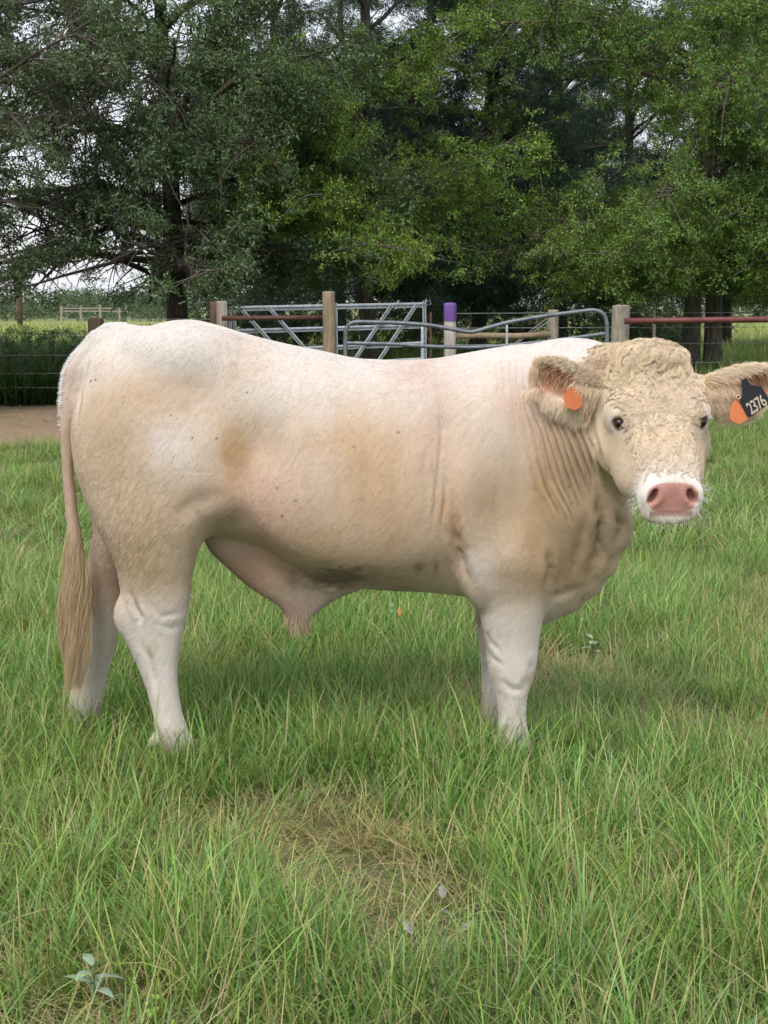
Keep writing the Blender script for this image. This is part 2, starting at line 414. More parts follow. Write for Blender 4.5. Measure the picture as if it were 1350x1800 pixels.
for i, (u, d, k, tn, lb) in enumerate((
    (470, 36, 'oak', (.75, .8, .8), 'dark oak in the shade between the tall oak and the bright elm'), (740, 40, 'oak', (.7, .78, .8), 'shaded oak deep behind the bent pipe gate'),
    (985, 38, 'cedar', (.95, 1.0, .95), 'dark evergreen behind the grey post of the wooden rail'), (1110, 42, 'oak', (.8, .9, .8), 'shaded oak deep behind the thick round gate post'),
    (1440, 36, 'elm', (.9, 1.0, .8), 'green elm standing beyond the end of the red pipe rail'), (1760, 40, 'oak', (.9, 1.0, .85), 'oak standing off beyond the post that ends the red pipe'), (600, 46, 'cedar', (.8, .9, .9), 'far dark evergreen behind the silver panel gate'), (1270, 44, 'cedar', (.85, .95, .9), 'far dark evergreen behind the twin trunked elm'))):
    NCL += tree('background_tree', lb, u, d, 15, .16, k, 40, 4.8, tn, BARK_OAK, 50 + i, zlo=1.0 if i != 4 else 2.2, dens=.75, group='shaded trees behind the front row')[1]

# brush in the shade under the trees
def bush(u, d, w, h, kind, tint, label, seed, group=None, n=150):
    r = np.random.default_rng(seed); Y = d - CAM_D; x0 = (u - 675) / FPX * d
    t = empty('shrub', (0, 0, 0)); tag(t, label, 'shrub', group); m = MB()
    for k in range(7):
        m.tube(bend_path((x0 + r.normal(0, .1), Y + r.normal(0, .1), -.05), (r.normal(0, .5), r.normal(0, .5), 1), h * r.uniform(.6, .95), 6, r, .1, .4), np.linspace(.018, .005, 7), 5)
    m.build('stems', TWIG, t)['kind'] = 'stuff'
    q = r.normal(0, 1, (n, 3)); q /= np.linalg.norm(q, axis=1)[:, None]; q *= (r.random(n) ** .45)[:, None]
    P = np.array([x0, Y, h * .52]) + q * np.array([w / 2, w / 2.6, h * .5]) * (1 + .3 * fbm(q * 2 + seed, 1.2, seed))[:, None]
    rot = np.stack([r.normal(0, .5, n), r.normal(0, .5, n), r.uniform(0, 6.28, n)], 1)
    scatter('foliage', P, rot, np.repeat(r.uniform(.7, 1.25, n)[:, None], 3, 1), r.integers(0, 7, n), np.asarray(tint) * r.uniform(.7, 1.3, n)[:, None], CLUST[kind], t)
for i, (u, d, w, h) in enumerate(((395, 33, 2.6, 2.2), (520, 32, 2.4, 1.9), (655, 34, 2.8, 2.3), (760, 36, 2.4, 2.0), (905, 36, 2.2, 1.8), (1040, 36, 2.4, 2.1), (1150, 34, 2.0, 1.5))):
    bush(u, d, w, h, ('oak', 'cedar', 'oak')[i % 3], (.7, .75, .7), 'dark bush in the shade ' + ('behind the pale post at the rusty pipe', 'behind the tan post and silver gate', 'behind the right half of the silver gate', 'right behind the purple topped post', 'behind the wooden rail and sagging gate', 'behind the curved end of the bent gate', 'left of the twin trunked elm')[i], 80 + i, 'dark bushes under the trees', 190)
# far wood on the horizon, one mass
r = np.random.default_rng(5); n = 5200
U = np.concatenate([r.uniform(-500, 330, 1500), r.uniform(330, 1800, n - 1500)]); D = np.where(U < 330, r.uniform(150, 210, n), np.where((U > 1280) | ((U > 850) & (U < 1000)), r.uniform(120, 150, n), r.uniform(58, 80, n)))
X = (U - 675) / FPX * D; H = (np.where(U < 330, 2.4, np.where(D > 100, 8, 5.0)) * (1 + .55 * fbm(np.stack([X * .12, 0 * X, 0 * X], 1), 1.0, 71))) * r.random(n) ** .7
scatter('far_wood', np.stack([X, D - CAM_D, H], 1), np.stack([r.normal(0, .5, n), r.normal(0, .5, n), r.uniform(0, 6.28, n)], 1), np.repeat((np.where(D > 100, 5.0, 2.6) * r.uniform(.7, 1.3, n))[:, None], 3, 1), r.integers(0, 7, n),
        np.array([.8, .9, .85]) * r.uniform(.7, 1.3, n)[:, None], CLUST['oak'])
tag(bpy.data.objects['far_wood'], 'far wood on the horizon behind the open field', 'wood')
print('CLUSTERS', NCL)
# ---------------------------------------------------------------- the bull: one implicit body, meshed once
VOX = 0.0068
BMIN = np.array([-1.12, -0.78, -0.02]); BMAX = np.array([1.36, 0.36, 1.47])
GN = np.ceil((BMAX - BMIN) / VOX).astype(int) + 1
GX = BMIN[0] + VOX * np.arange(GN[0]); GY = BMIN[1] + VOX * np.arange(GN[1]); GZ = BMIN[2] + VOX * np.arange(GN[2])
FLD = np.full(GN, 0.3, dtype=np.float32)

def window(lo, hi, pad=0.1):
    a = np.clip(np.floor((np.asarray(lo) - pad - BMIN) / VOX).astype(int), 0, GN - 1)
    b = np.clip(np.ceil((np.asarray(hi) + pad - BMIN) / VOX).astype(int) + 1, 1, GN)
    return tuple(slice(x, y) for x, y in zip(a, b))

def blend(w, d, k):
    a = FLD[w]; d = d.astype(np.float32)
    h = np.clip(0.5 + 0.5 * (a - d) / k, 0, 1)
    FLD[w] = a * (1 - h) + d * h - k * h * (1 - h)

def carve(w, d, k):
    a = FLD[w]; d = (-d).astype(np.float32)
    h = np.clip(0.5 - 0.5 * (a - d) / k, 0, 1)
    FLD[w] = a * (1 - h) + d * h + k * h * (1 - h)

def loft(axis, secs, k, n=2.4, op=blend, pad=0.1):
    """axis 'X' or 'Z'; secs rows: (s, c1, h1, c2, h2) with 1,2 the other two axes in xyz order"""
    S = np.asarray(secs, float); S = S[np.argsort(S[:, 0])]
    lo1 = (S[:, 1] - S[:, 2]).min(); hi1 = (S[:, 1] + S[:, 2]).max(); lo2 = (S[:, 3] - S[:, 4]).min(); hi2 = (S[:, 3] + S[:, 4]).max()
    if axis == 'X': w = window((S[0, 0], lo1, lo2), (S[-1, 0], hi1, hi2), pad)
    else: w = window((lo1, lo2, S[0, 0]), (hi1, hi2, S[-1, 0]), pad)
    x = GX[w[0]][:, None, None]; y = GY[w[1]][None, :, None]; z = GZ[w[2]][None, None, :]
    s, p, q = (x, y, z) if axis == 'X' else (z, x, y)
    sf = s.ravel(); g = [pchip(S[:, 0], S[:, j], sf).reshape(s.shape) for j in (1, 2, 3, 4)]
    nn = n if np.isscalar(n) else pchip(S[:, 0], np.asarray(n, float)[np.argsort(np.asarray(secs, float)[:, 0])], sf).reshape(s.shape)
    r = ((np.abs(p - g[0]) / g[1]) ** nn + (np.abs(q - g[2]) / g[3]) ** nn) ** (1.0 / nn)
    d = (r - 1) * np.minimum(g[1], g[3])
    over = np.maximum(np.maximum(S[0, 0] - s, s - S[-1, 0]), 0)
    d = np.where(over > 0, np.hypot(np.maximum(d, 0), over) + np.minimum(d, 0) * (over <= 0), d)
    op(w, d, k)

def frame_loft(O, A, N, secs, k, n=2.5, op=blend, pad=0.08):
    """loft along direction A from O, dorsal direction N; rows (s, half width, top, bottom[, lateral offset])"""
    O = np.asarray(O, float); A = np.asarray(A, float); A = A / np.linalg.norm(A)
    N = np.asarray(N, float); N = N - A * N.dot(A); N = N / np.linalg.norm(N); L = np.cross(A, N)
    S = np.asarray(secs, float)
    R = max(S[:, 1].max(), np.abs(S[:, 2:4]).max())
    P = np.stack([O + A * S[0, 0], O + A * S[-1, 0]])
    w = window(P.min(0) - R, P.max(0) + R, pad)
    X = np.stack(np.broadcast_arrays(GX[w[0]][:, None, None] - O[0], GY[w[1]][None, :, None] - O[1], GZ[w[2]][None, None, :] - O[2]), -1)
    s = X @ A; b = X @ N; a = X @ L
    sf = s.ravel(); hw = pchip(S[:, 0], S[:, 1], sf).reshape(s.shape)
    tp = pchip(S[:, 0], S[:, 2], sf).reshape(s.shape); bt = pchip(S[:, 0], S[:, 3], sf).reshape(s.shape)
    if S.shape[1] > 4: a = a - pchip(S[:, 0], S[:, 4], sf).reshape(s.shape)
    hh = (tp - bt) / 2
    r = ((np.abs(a) / hw) ** n + (np.abs(b - (tp + bt) / 2) / hh) ** n) ** (1.0 / n)
    d = (r - 1) * np.minimum(hw, hh)
    over = np.maximum(np.maximum(S[0, 0] - s, s - S[-1, 0]), 0)
    d = np.where(over > 0, np.hypot(np.maximum(d, 0), over), d)
    op(w, d, k)

def ell(c, rad, k, op=blend, R=None):
    c = np.asarray(c, float); rad = np.asarray(rad, float)
    w = window(c - rad.max(), c + rad.max(), 0.08)
    X = np.stack(np.broadcast_arrays(GX[w[0]][:, None, None] - c[0], GY[w[1]][None, :, None] - c[1], GZ[w[2]][None, None, :] - c[2]), -1)
    if R is not None: X = X @ np.asarray(R)
    r = np.sqrt(((X / rad) ** 2).sum(-1)); g = np.sqrt(((X / rad ** 2) ** 2).sum(-1)) + 1e-9
    op(w, r * (r - 1) / g, k)

def zrow(v, uL, uR, Y, h):
    a = at(uL, v, Y); b = at(uR, v, Y)
    return (a[2], (a[0] + b[0]) / 2, (b[0] - a[0]) / 2, Y, h)

def xrow(u, vt, vb, h):
    a = at(u, vt, 0); b = at(u, vb, 0)
    return (a[0], 0.0, h, (a[2] + b[2]) / 2, (a[2] - b[2]) / 2)

# trunk
loft('X', [xrow(*r) for r in (
    (133, 700, 800, .05), (145, 655, 850, .12), (165, 624, 890, .175), (200, 600, 915, .21), (260, 577, 930, .235), (325, 563, 935, .243),
    (380, 574, 938, .243), (440, 589, 950, .255), (500, 604, 980, .272), (560, 616, 1008, .288), (640, 631, 1030, .297),
    (720, 633, 1035, .288), (800, 627, 1042, .262), (870, 619, 1058, .235), (920, 617, 1075, .215), (970, 628, 1078, .19),
    (1010, 665, 1055, .16), (1045, 730, 1010, .11), (1068, 800, 960, .05))], 0.03, n=2.55)
# rump: hooks, pins, loin ridge
for s in (-1, 1):
    ell(at(322, 612, 0) + (0, s * .150, -.01), (.10, .055, .045), .12)
    ell(at(185, 652, 0) + (0, s * .10, 0), (.06, .05, .055), .07)
    ell(at(250, 740, 0) + (0, s * .17, -.02), (.17, .095, .17), .07)       # round of the thigh
    ell(at(392, 850, 0) + (0, s * .20, 0), (.075, .055, .075), .05)        # stifle fold
    ell(at(640, 860, 0) + (0, s * .22, 0), (.30, .09, .19), .10)           # ribs
    ell(at(860, 830, 0) + (0, s * .175, 0), (.15, .085, .24), .09, R=None)  # shoulder blade
    ell(at(905, 960, 0) + (0, s * .175, 0), (.10, .075, .10), .06)         # point of shoulder
    ell(at(838, 990, 0) + (0, s * .185, 0), (.055, .055, .09), .045)       # elbow
# legs
loft('Z', [zrow(*r) for r in (
    (640, 240, 320, -.10, .03), (690, 170, 380, -.13, .085), (760, 136, 415, -.14, .115), (820, 134, 418, -.145, .128), (880, 152, 392, -.15, .128), (920, 169, 372, -.155, .122),
    (960, 188, 352, -.16, .108), (1000, 206, 340, -.165, .090), (1040, 212, 335, -.165, .074), (1075, 207, 330, -.165, .066),
    (1105, 211, 323, -.165, .060), (1135, 225, 316, -.168, .053), (1170, 242, 312, -.17, .047), (1210, 258, 313, -.175, .043),
    (1250, 268, 319, -.18, .043), (1285, 274, 331, -.185, .048), (1315, 283, 343, -.19, .046), (1338, 284, 352, -.19, .052), (1356, 280, 362, -.19, .056))], 0.05, n=2.2)
loft('Z', [zrow(*r) for r in (
    (820, 230, 260, .14, .03), (880, 160, 330, .15, .12), (940, 164, 270, .155, .11), (985, 157, 240, .16, .09), (1030, 152, 225, .165, .072), (1075, 154, 216, .165, .062),
    (1105, 152, 209, .165, .058), (1140, 146, 202, .165, .052), (1180, 133, 191, .165, .046), (1225, 122, 182, .165, .043),
    (1255, 118, 178, .165, .046), (1280, 115, 178, .165, .045), (1296, 108, 184, .165, .052))], 0.05, n=2.2)
loft('Z', [zrow(*r) for r in (
    (800, 870, 900, -.14, .02), (850, 832, 935, -.155, .06), (890, 815, 952, -.16, .088), (930, 810, 962, -.165, .10), (985, 816, 966, -.168, .10), (1020, 827, 963, -.165, .088), (1060, 840, 958, -.16, .074),
    (1100, 847, 952, -.158, .064), (1140, 855, 946, -.157, .057), (1172, 858, 942, -.157, .056), (1200, 866, 935, -.157, .051),
    (1230, 873, 926, -.158, .044), (1262, 876, 925, -.16, .042), (1292, 873, 930, -.162, .047), (1318, 873, 938, -.165, .046), (1344, 867, 950, -.168, .055))], 0.045, n=2.2)
loft('Z', [zrow(*r) for r in (
    (900, 870, 890, .14, .02), (970, 820, 930, .14, .08), (1030, 829, 920, .14, .075), (1070, 834, 910, .14, .064), (1110, 839, 903, .14, .057), (1150, 844, 897, .14, .055),
    (1175, 846, 892, .14, .05), (1205, 847, 883, .14, .042), (1235, 847, 880, .14, .042), (1262, 844, 882, .14, .045), (1288, 838, 892, .14, .053))], 0.045, n=2.2)
# hock point and dewclaws
ell(at(222, 1082, -.165), (.030, .036, .048), .03); ell(at(166, 1078, .165), (.026, .034, .045), .03)
for (u, v, Y) in ((272, 1300, -.19), (873, 1306, -.165)):
    for s in (-1, 1): ell(at(u, v, Y) + (0, s * .025, 0), (.016, .014, .02), .012)
# neck
NO = at(880, 800, -.02); NE = at(1120, 690, -.24); NA = NE - NO; NL = np.linalg.norm(NA)
frame_loft(NO, NA, (0, 0, 1), [(-.22, .03, .04, -.06), (-.10, .12, .22, -.30), (0, .165, .285, -.36), (.12, .168, .275, -.35), (.22, .160, .255, -.31), (.32, .140, .205, -.235), (NL, .112, .145, -.16), (NL + .06, .07, .08, -.10)], .05, n=2.2)
ell(at(1012, 640, -.09), (.13, .075, .075), .05)       # crest
# dewlap and brisket
loft('Z', [zrow(*r) for r in (
    (720, 1010, 1040, -.14, .03), (790, 965, 1078, -.14, .09), (850, 950, 1098, -.16, .10), (900, 945, 1110, -.17, .092), (935, 940, 1106, -.155, .082), (985, 930, 1082, -.12, .072),
    (1025, 920, 1056, -.085, .068), (1055, 900, 1022, -.06, .07), (1078, 890, 985, -.04, .066), (1092, 890, 955, -.03, .05))], 0.05, n=2.0)
for (u_, v_, Y_, r_) in ((1062, 985, -.125, .030), (1038, 1020, -.095, .028), (1005, 1046, -.07, .028), (1085, 935, -.16, .032), (1028, 965, -.15, .028), (1003, 1000, -.135, .026)): ell(at(u_, v_, Y_), (r_, r_, r_ * 1.5), .04)
# sheath and flank skin
loft('X', [xrow(*r) for r in (
    (352, 915, 930, .02), (368, 905, 968, .05), (400, 910, 1000, .062), (440, 920, 1034, .066), (480, 940, 1060, .066), (508, 955, 1076, .056), (528, 970, 1090, .04),
    (550, 985, 1083, .040), (572, 1000, 1066, .046), (596, 1010, 1050, .05), (630, 1015, 1036, .04))], 0.028, n=2.0)
frame_loft(at(512, 1050, 0), at(528, 1108, 0) - at(512, 1050, 0), (.9, 0, .3), [(0, .04, .045, -.04), (.06, .03, .035, -.03), (.10, .018, .02, -.018), (.115, .006, .008, -.006)], .02, n=2.0)
# tail
loft('Z', [zrow(*r) for r in (
    (578, 190, 230, 0, .036), (592, 165, 215, 0, .04), (606, 147, 200, 0, .04), (628, 126, 172, 0, .037), (655, 113, 150, 0, .033), (700, 107, 138, 0, .029), (760, 106, 129, 0, .025),
    (820, 109, 129, 0, .022), (890, 115, 135, 0, .021), (940, 119, 142, 0, .021), (985, 122, 144, 0, .018), (1030, 125, 143, 0, .012))], 0.02, n=2.0)
ell(at(212, 596, 0), (.085, .05, .035), .05)

# head: face line from poll to nose, seen from the front, nose a little past the lens
HO = at(1145, 622, -.29)
HP = math.radians(48)
HA = np.array([0.035, -math.cos(HP), -math.sin(HP)]); HA /= np.linalg.norm(HA)
HN = np.array([0.02, -math.sin(HP), math.cos(HP)]); HN = HN - HA * HN.dot(HA); HN /= np.linalg.norm(HN)
HL = np.cross(HA, HN)                                       # lateral
if HL[0] < 0: HL = -HL
def hp(s, lat, dor): return HO + HA * s + HL * lat + HN * dor
frame_loft(HO, HA, HN, [(-.05, .06, -.03, -.15), (-.02, .10, -.005, -.19), (.025, .122, .012, -.22), (.085, .132, .020, -.235), (.145, .134, .014, -.245), (.20, .130, .006, -.245),
    (.26, .116, .003, -.228), (.32, .101, .004, -.195), (.375, .091, .003, -.16), (.42, .087, .001, -.140), (.46, .088, -.002, -.128), (.50, .084, -.008, -.120), (.53, .07, -.022, -.11)], .022, n=2.6)
for s in (-1, 1):
    ell(hp(.185, s * .098, -.045), (.052, .052, .05), .05)                 # brow / orbit
    ell(hp(.215, s * .098, -.15), (.07, .055, .085), .03)                  # cheek
    ell(hp(.27, s * .082, -.135), (.052, .13, .078), .025, R=np.stack([HL, HA, HN], 1))   # jaw
ell(hp(.01, 0, -.01), (.09, .07, .045), .05)                               # poll
# the nose is cut off flat towards the front, then the nostrils are pushed in
NZ = np.array([0.09, -math.cos(math.radians(12)), -math.sin(math.radians(12))]); NZ /= np.linalg.norm(NZ)
NOSE = hp(.455, 0, -.005)
w_ = window(NOSE - .16, NOSE + .16, 0)
X_ = np.stack(np.broadcast_arrays(GX[w_[0]][:, None, None], GY[w_[1]][None, :, None], GZ[w_[2]][None, None, :]), -1) - NOSE
carve(w_, -(X_ @ NZ) + 0.10 * ((X_ @ HL) ** 2) / .08, .022)
NUP = np.array([0, 0, 1.0]); NUP = NUP - NZ * NUP.dot(NZ); NUP /= np.linalg.norm(NUP); NRT = np.cross(NUP, NZ); NRT = NRT if NRT[0] > 0 else -NRT
def npos(r, u, f=0.0): return NOSE + NRT * r + NUP * u + NZ * f
for s in (-1, 1):
    ell(npos(s * .053, -.036, -.010), (.028, .022, .030), .02)               # nostril wing
    t_ = s * -.45; Rl = np.array([[math.cos(t_), 0, math.sin(t_)], [0, 1, 0], [-math.sin(t_), 0, math.cos(t_)]])
    ell(npos(s * .053, -.038, .008), (.0115, .030, .025), .008, op=carve, R=np.stack([NRT, NZ, NUP], 1) @ Rl)
# eyes: found on the finished side of the face, then a socket is pushed in
def ray_hit(u, v, y0=-.75, y1=.2):
    for Y in np.arange(y0, y1, .002):
        p = at(u, v, Y); i = np.round((p - BMIN) / VOX).astype(int)
        if (i >= 0).all() and (i < GN).all() and FLD[tuple(i)] < 0: return p
_e = ray_hit(1083, 742) - HO
EYE_S, EYE_L, EYE_D = _e @ HA, abs(_e @ HL), _e @ HN
EYE_IN = np.array([0.0, .75, -.35])          # sideways-in and back, in (along, lateral, dorsal)
EYES = {s: hp(EYE_S, s * (EYE_L - .010), EYE_D - .005) for s in (-1, 1)}
for s in (-1, 1):
    ell(hp(EYE_S, s * (EYE_L - .004), EYE_D - .002), (.013, .022, .016), .010, op=carve, R=np.stack([HL, HA, HN], 1))
    ell(hp(EYE_S - .021, s * (EYE_L - .002), EYE_D + .004), (.013, .011, .014), .012, R=np.stack([HL, HA, HN], 1))   # upper lid
print('eye', EYE_S, EYE_L, EYE_D)
# ears: cupped shells facing the lens
EARS = {}
for s in (-1, 1):
    base = hp(.085, s * .125, -.075)
    tip = at(934, 648, -.30) if s < 0 else at(1372, 665, -.30)
    E1 = tip - base; EL = np.linalg.norm(E1); E1 /= EL
    EN = np.array([0.10 * s, -1.0, -0.25]); EN = EN - E1 * EN.dot(E1); EN /= np.linalg.norm(EN)
    EW = np.cross(EN, E1); EW = EW if EW[2] > 0 else -EW
    EARS[s] = (base, E1, EN, EW, EL)
    # rows: s, half width, top(front), bottom(back), lateral offset
    sgn = 1 if np.cross(E1, EN)[2] > 0 else -1
    frame_loft(base, E1, EN, [(-.03, .04, .04, -.04, 0), (.03, .050, .036, -.034, -.006 * sgn), (.30 * EL, .062, .036, -.036, -.012 * sgn), (.55 * EL, .067, .034, -.036, -.012 * sgn),
        (.78 * EL, .056, .026, -.03, -.004 * sgn), (.93 * EL, .037, .014, -.018, .004 * sgn), (EL, .016, .004, -.008, .008 * sgn)], .022, n=2.1, pad=.04)
    frame_loft(base, E1, EN, [(.36 * EL, .010, .08, .010, -.012 * sgn), (.48 * EL, .036, .08, -.004, -.014 * sgn), (.62 * EL, .048, .08, -.014, -.010 * sgn),
        (.78 * EL, .040, .08, -.011, -.004 * sgn), (.90 * EL, .022, .08, -.004, .004 * sgn), (.95 * EL, .004, .08, .01, .006 * sgn)], .012, n=2.2, op=carve, pad=.04)

# ---- surface nets
def surface_nets(f):
    ins = f < 0
    c = np.zeros(tuple(n - 1 for n in f.shape), dtype=np.uint8)
    for dx in (0, 1):
        for dy in (0, 1):
            for dz in (0, 1):
                c += ins[dx:f.shape[0] - 1 + dx, dy:f.shape[1] - 1 + dy, dz:f.shape[2] - 1 + dz]
    I = np.argwhere((c > 0) & (c < 8)); vid = np.full(c.shape, -1, dtype=np.int32); vid[tuple(I.T)] = np.arange(len(I))
    cn = np.array([(x, y, z) for x in (0, 1) for y in (0, 1) for z in (0, 1)])
    val = np.stack([f[I[:, 0] + a, I[:, 1] + b, I[:, 2] + d] for a, b, d in cn], 1)
    acc = np.zeros((len(I), 3)); cnt = np.zeros(len(I))
    for a in range(8):
        for b in range(a + 1, 8):
            if abs(cn[a] - cn[b]).sum() != 1: continue
            m = (val[:, a] < 0) != (val[:, b] < 0)
            t = val[m, a] / (val[m, a] - val[m, b])
            acc[m] += cn[a] + t[:, None] * (cn[b] - cn[a]); cnt[m] += 1
    V = I + acc / cnt[:, None]
    Q = []
    for ax in range(3):
        sl0 = [slice(None)] * 3; sl1 = [slice(None)] * 3; sl0[ax] = slice(0, -1); sl1[ax] = slice(1, None)
        e = ins[tuple(sl0)] != ins[tuple(sl1)]
        b, d = [k for k in range(3) if k != ax]
        E = np.argwhere(e); E = E[(E[:, b] > 0) & (E[:, d] > 0) & (E[:, b] < f.shape[b] - 1) & (E[:, d] < f.shape[d] - 1)]
        flip = ins[tuple(E.T)]
        def cell(o1, o2):
            J = E.copy(); J[:, b] -= o1; J[:, d] -= o2; return vid[tuple(J.T)]
        q = np.stack([cell(1, 1), cell(0, 1), cell(0, 0), cell(1, 0)], 1)
        if ax == 1: flip = ~flip
        q[~flip] = q[~flip][:, ::-1]; Q.append(q)
    return V, np.concatenate(Q)

BV, BQ = surface_nets(FLD)
BV = BMIN + BV * VOX

def vert_normals(V, Q):
    n = np.cross(V[Q[:, 2]] - V[Q[:, 0]], V[Q[:, 3]] - V[Q[:, 1]])
    N = np.zeros_like(V)
    for k in range(4):
        for j in range(3): N[:, j] += np.bincount(Q[:, k], weights=n[:, j], minlength=len(V))
    return N / (np.linalg.norm(N, axis=1)[:, None] + 1e-12)

def relax(V, Q, it, lam=0.5):
    for _ in range(it):
        S = np.zeros_like(V); C = np.zeros(len(V))
        for k in range(4):
            a = Q[:, k]; b = Q[:, (k + 1) % 4]
            for i, j in ((a, b), (b, a)):
                for c_ in range(3): S[:, c_] += np.bincount(i, weights=V[j, c_], minlength=len(V))
                C += np.bincount(i, minlength=len(V))
        V = V + lam * (S / C[:, None] - V)
    return V
BV = relax(BV, BQ, 2)
def subdivide(V, Q):
    n = len(V); E = np.sort(np.stack([Q, np.roll(Q, -1, 1)], 2).reshape(-1, 2), 1); U, inv = np.unique(E[:, 0].astype(np.int64) * n + E[:, 1], return_inverse=True)
    em = (V[U // n] + V[U % n]) / 2; fc = V[Q].mean(1); e = inv.reshape(len(Q), 4) + n; f = n + len(U) + np.arange(len(Q))
    W = np.concatenate([V, em, fc]); R = [np.stack([Q[:, k], e[:, k], f, e[:, (k + 3) % 4]], 1) for k in range(4)]
    return W, np.concatenate(R)
BV, BQ = subdivide(BV, BQ)
BV = relax(BV, BQ, 3)
print('BODY QUADS', len(BQ))
BNRM = vert_normals(BV, BQ)

# ---- skin folds: pressed into the surface along lines
def to_px(V):
    d = V - np.array([0, -CAM_D, CAM_H]); fw = d[:, 1] * CP - d[:, 2] * SP; up = d[:, 1] * SP + d[:, 2] * CP
    return np.stack([675 + FPX * d[:, 0] / fw, 900 - FPX * up / fw], 1)

def dist_poly(P, line):
    L = np.asarray(line, float); best = np.full(len(P), 1e9); par = np.zeros(len(P)); n = len(L) - 1
    for i in range(n):
        a, b = L[i], L[i + 1]; e = b - a; t = np.clip(((P - a) @ e) / (e @ e), 0, 1)
        d = np.linalg.norm(P - a - t[:, None] * e, axis=1); m = d < best; best[m] = d[m]; par[m] = (i + t[m]) / n
    return best, par

BPX = to_px(BV)
FOLDS = [  # line, width px, depth m
    ([(926, 630), (929, 711), (951, 767), (966, 841), (1001, 910)], 3.0, .008),
    ([(936, 660), (950, 730), (968, 790), (985, 850), (1008, 905)], 2.6, .006),
    ([(945, 690), (976, 778), (996, 837), (1016, 895)], 3.0, .011),
    ([(958, 695), (986, 770), (1008, 840), (1026, 890)], 2.8, .009),
    ([(974, 705), (998, 778), (1019, 830), (1040, 885)], 3.2, .013),
    ([(988, 715), (1010, 767), (1031, 822), (1048, 900)], 3.4, .014),
    ([(1006, 715), (1022, 767), (1044, 822), (1058, 870)], 3.4, .014),
    ([(1022, 715), (1033, 770), (1050, 815)], 3.0, .010),
    ([(1040, 705), (1041, 760), (1056, 815), (1080, 868)], 5, .016),
    ([(960, 800), (975, 850), (1000, 900), (1010, 930)], 2.6, .005), ([(940, 800), (958, 860), (985, 915)], 2.6, .004),
    ([(905, 628), (902, 690), (912, 760)], 3.5, .003), ([(882, 637), (880, 700)], 3.5, .003), ([(893, 630), (890, 700)], 3.5, .003),
    ([(918, 640), (917, 700), (935, 780), (950, 850), (975, 900)], 4, .005),
    ([(1048, 865), (1058, 915), (1052, 970), (1030, 1025)], 9, .026), ([(1080, 890), (1090, 925), (1078, 975)], 8, .014), ([(1030, 890), (1025, 950), (1008, 1010)], 11, .008),
    ([(1066, 870), (1072, 925), (1066, 985)], 5, .005),
    ([(992, 930), (988, 1010), (996, 1065)], 6, .003), ([(975, 960), (972, 1045)], 6, .0025), ([(1012, 960), (1002, 1060)], 6, .003), ([(1032, 1025), (990, 1045), (960, 1050)], 7, .004),
    ([(780, 640), (772, 690), (778, 760), (770, 850), (764, 900), (770, 940)], 4, .003), ([(776, 800), (785, 860), (778, 920), (788, 965)], 4.5, .005),
    ([(765, 820), (768, 880), (760, 930)], 4, .003), ([(738, 640), (732, 690), (738, 740)], 5, .002), ([(750, 780), (744, 850)], 4, .002),
    ([(792, 870), (800, 930), (806, 970), (815, 1005), (830, 1045)], 8, .016),
    ([(290, 925), (345, 884), (410, 862)], 15, .006),
    ([(962, 960), (968, 1000), (963, 1040)], 6, .010),
    ([(225, 1030), (236, 1065), (246, 1085), (244, 1100)], 5, .008), ([(258, 1055), (285, 1085), (330, 1072)], 6, .0022), ([(260, 1092), (300, 1105), (330, 1092)], 6, .002), ([(243, 1120), (262, 1160), (276, 1230)], 6, .006),
    ([(848, 1100), (862, 1128), (885, 1152)], 4, .0028), ([(852, 1140), (866, 1158), (892, 1176)], 4.5, .0026), ([(935, 1150), (928, 1195), (912, 1225)], 7, .004), ([(872, 1190), (900, 1212), (930, 1214)], 6, .0035), ([(890, 1215), (888, 1260), (893, 1300)], 6, .003), ([(935, 1160), (938, 1200)], 5, .003),
    ([(395, 935), (450, 948), (490, 985), (530, 1012)], 6, .004),
    ([(158, 622), (140, 690), (131, 760)], 3.5, .010),
    ]
face_cam = smoothstep(0.05, 0.45, -BNRM[:, 1])
disp = np.zeros(len(BV))
for line, wpx, dep in FOLDS:
    L = np.asarray(line, float); m = (BPX[:, 0] > L[:, 0].min() - 30) & (BPX[:, 0] < L[:, 0].max() + 30) & (BPX[:, 1] > L[:, 1].min() - 30) & (BPX[:, 1] < L[:, 1].max() + 30)
    d, t = dist_poly(BPX[m], L); taper = smoothstep(0, .4, t) * smoothstep(1, .6, t)
    g = -np.exp(-(d / wpx) ** 2) + 0.25 * np.exp(-((d - 2.1 * wpx) / (1.1 * wpx)) ** 2)
    disp[m] += g * dep * taper * (1 + .25 * vnoise(BV[m], 40, 77))
disp *= face_cam
disp += 0.0022 * fbm(BV, 8, 3)
for u0, v0, du, dv, dep in ((600, 800, 14, 95, -.004), (650, 810, 14, 90, -.004), (700, 800, 14, 90, -.004),      # between ribs
                            (455, 800, 45, 60, -.022),                                                            # hollow of the flank
                            (352, 800, 40, 55, .012), (300, 830, 60, 60, .008),                                   # stifle muscle
                            (790, 760, 22, 90, -.010), (845, 790, 30, 90, .006), (915, 800, 18, 80, -.006),       # behind and along the shoulder blade
                            (205, 760, 30, 90, -.006), (885, 975, 45, 30, .008)):
    disp += face_cam * dep * np.exp(-((BPX[:, 0] - u0) / du) ** 2 - ((BPX[:, 1] - v0) / dv) ** 2) * (BV[:, 1] < .05)
BV = BV + BNRM * disp[:, None]
BNRM = vert_normals(BV, BQ)
BPX = to_px(BV)
# ---------------------------------------------------------------- coat colour (the hair's own, plus shade painted under the forehead curls), eyes, hair, ear tags
def head_coords(P):
    d = P - HO; return d @ HA, d @ HL, d @ HN

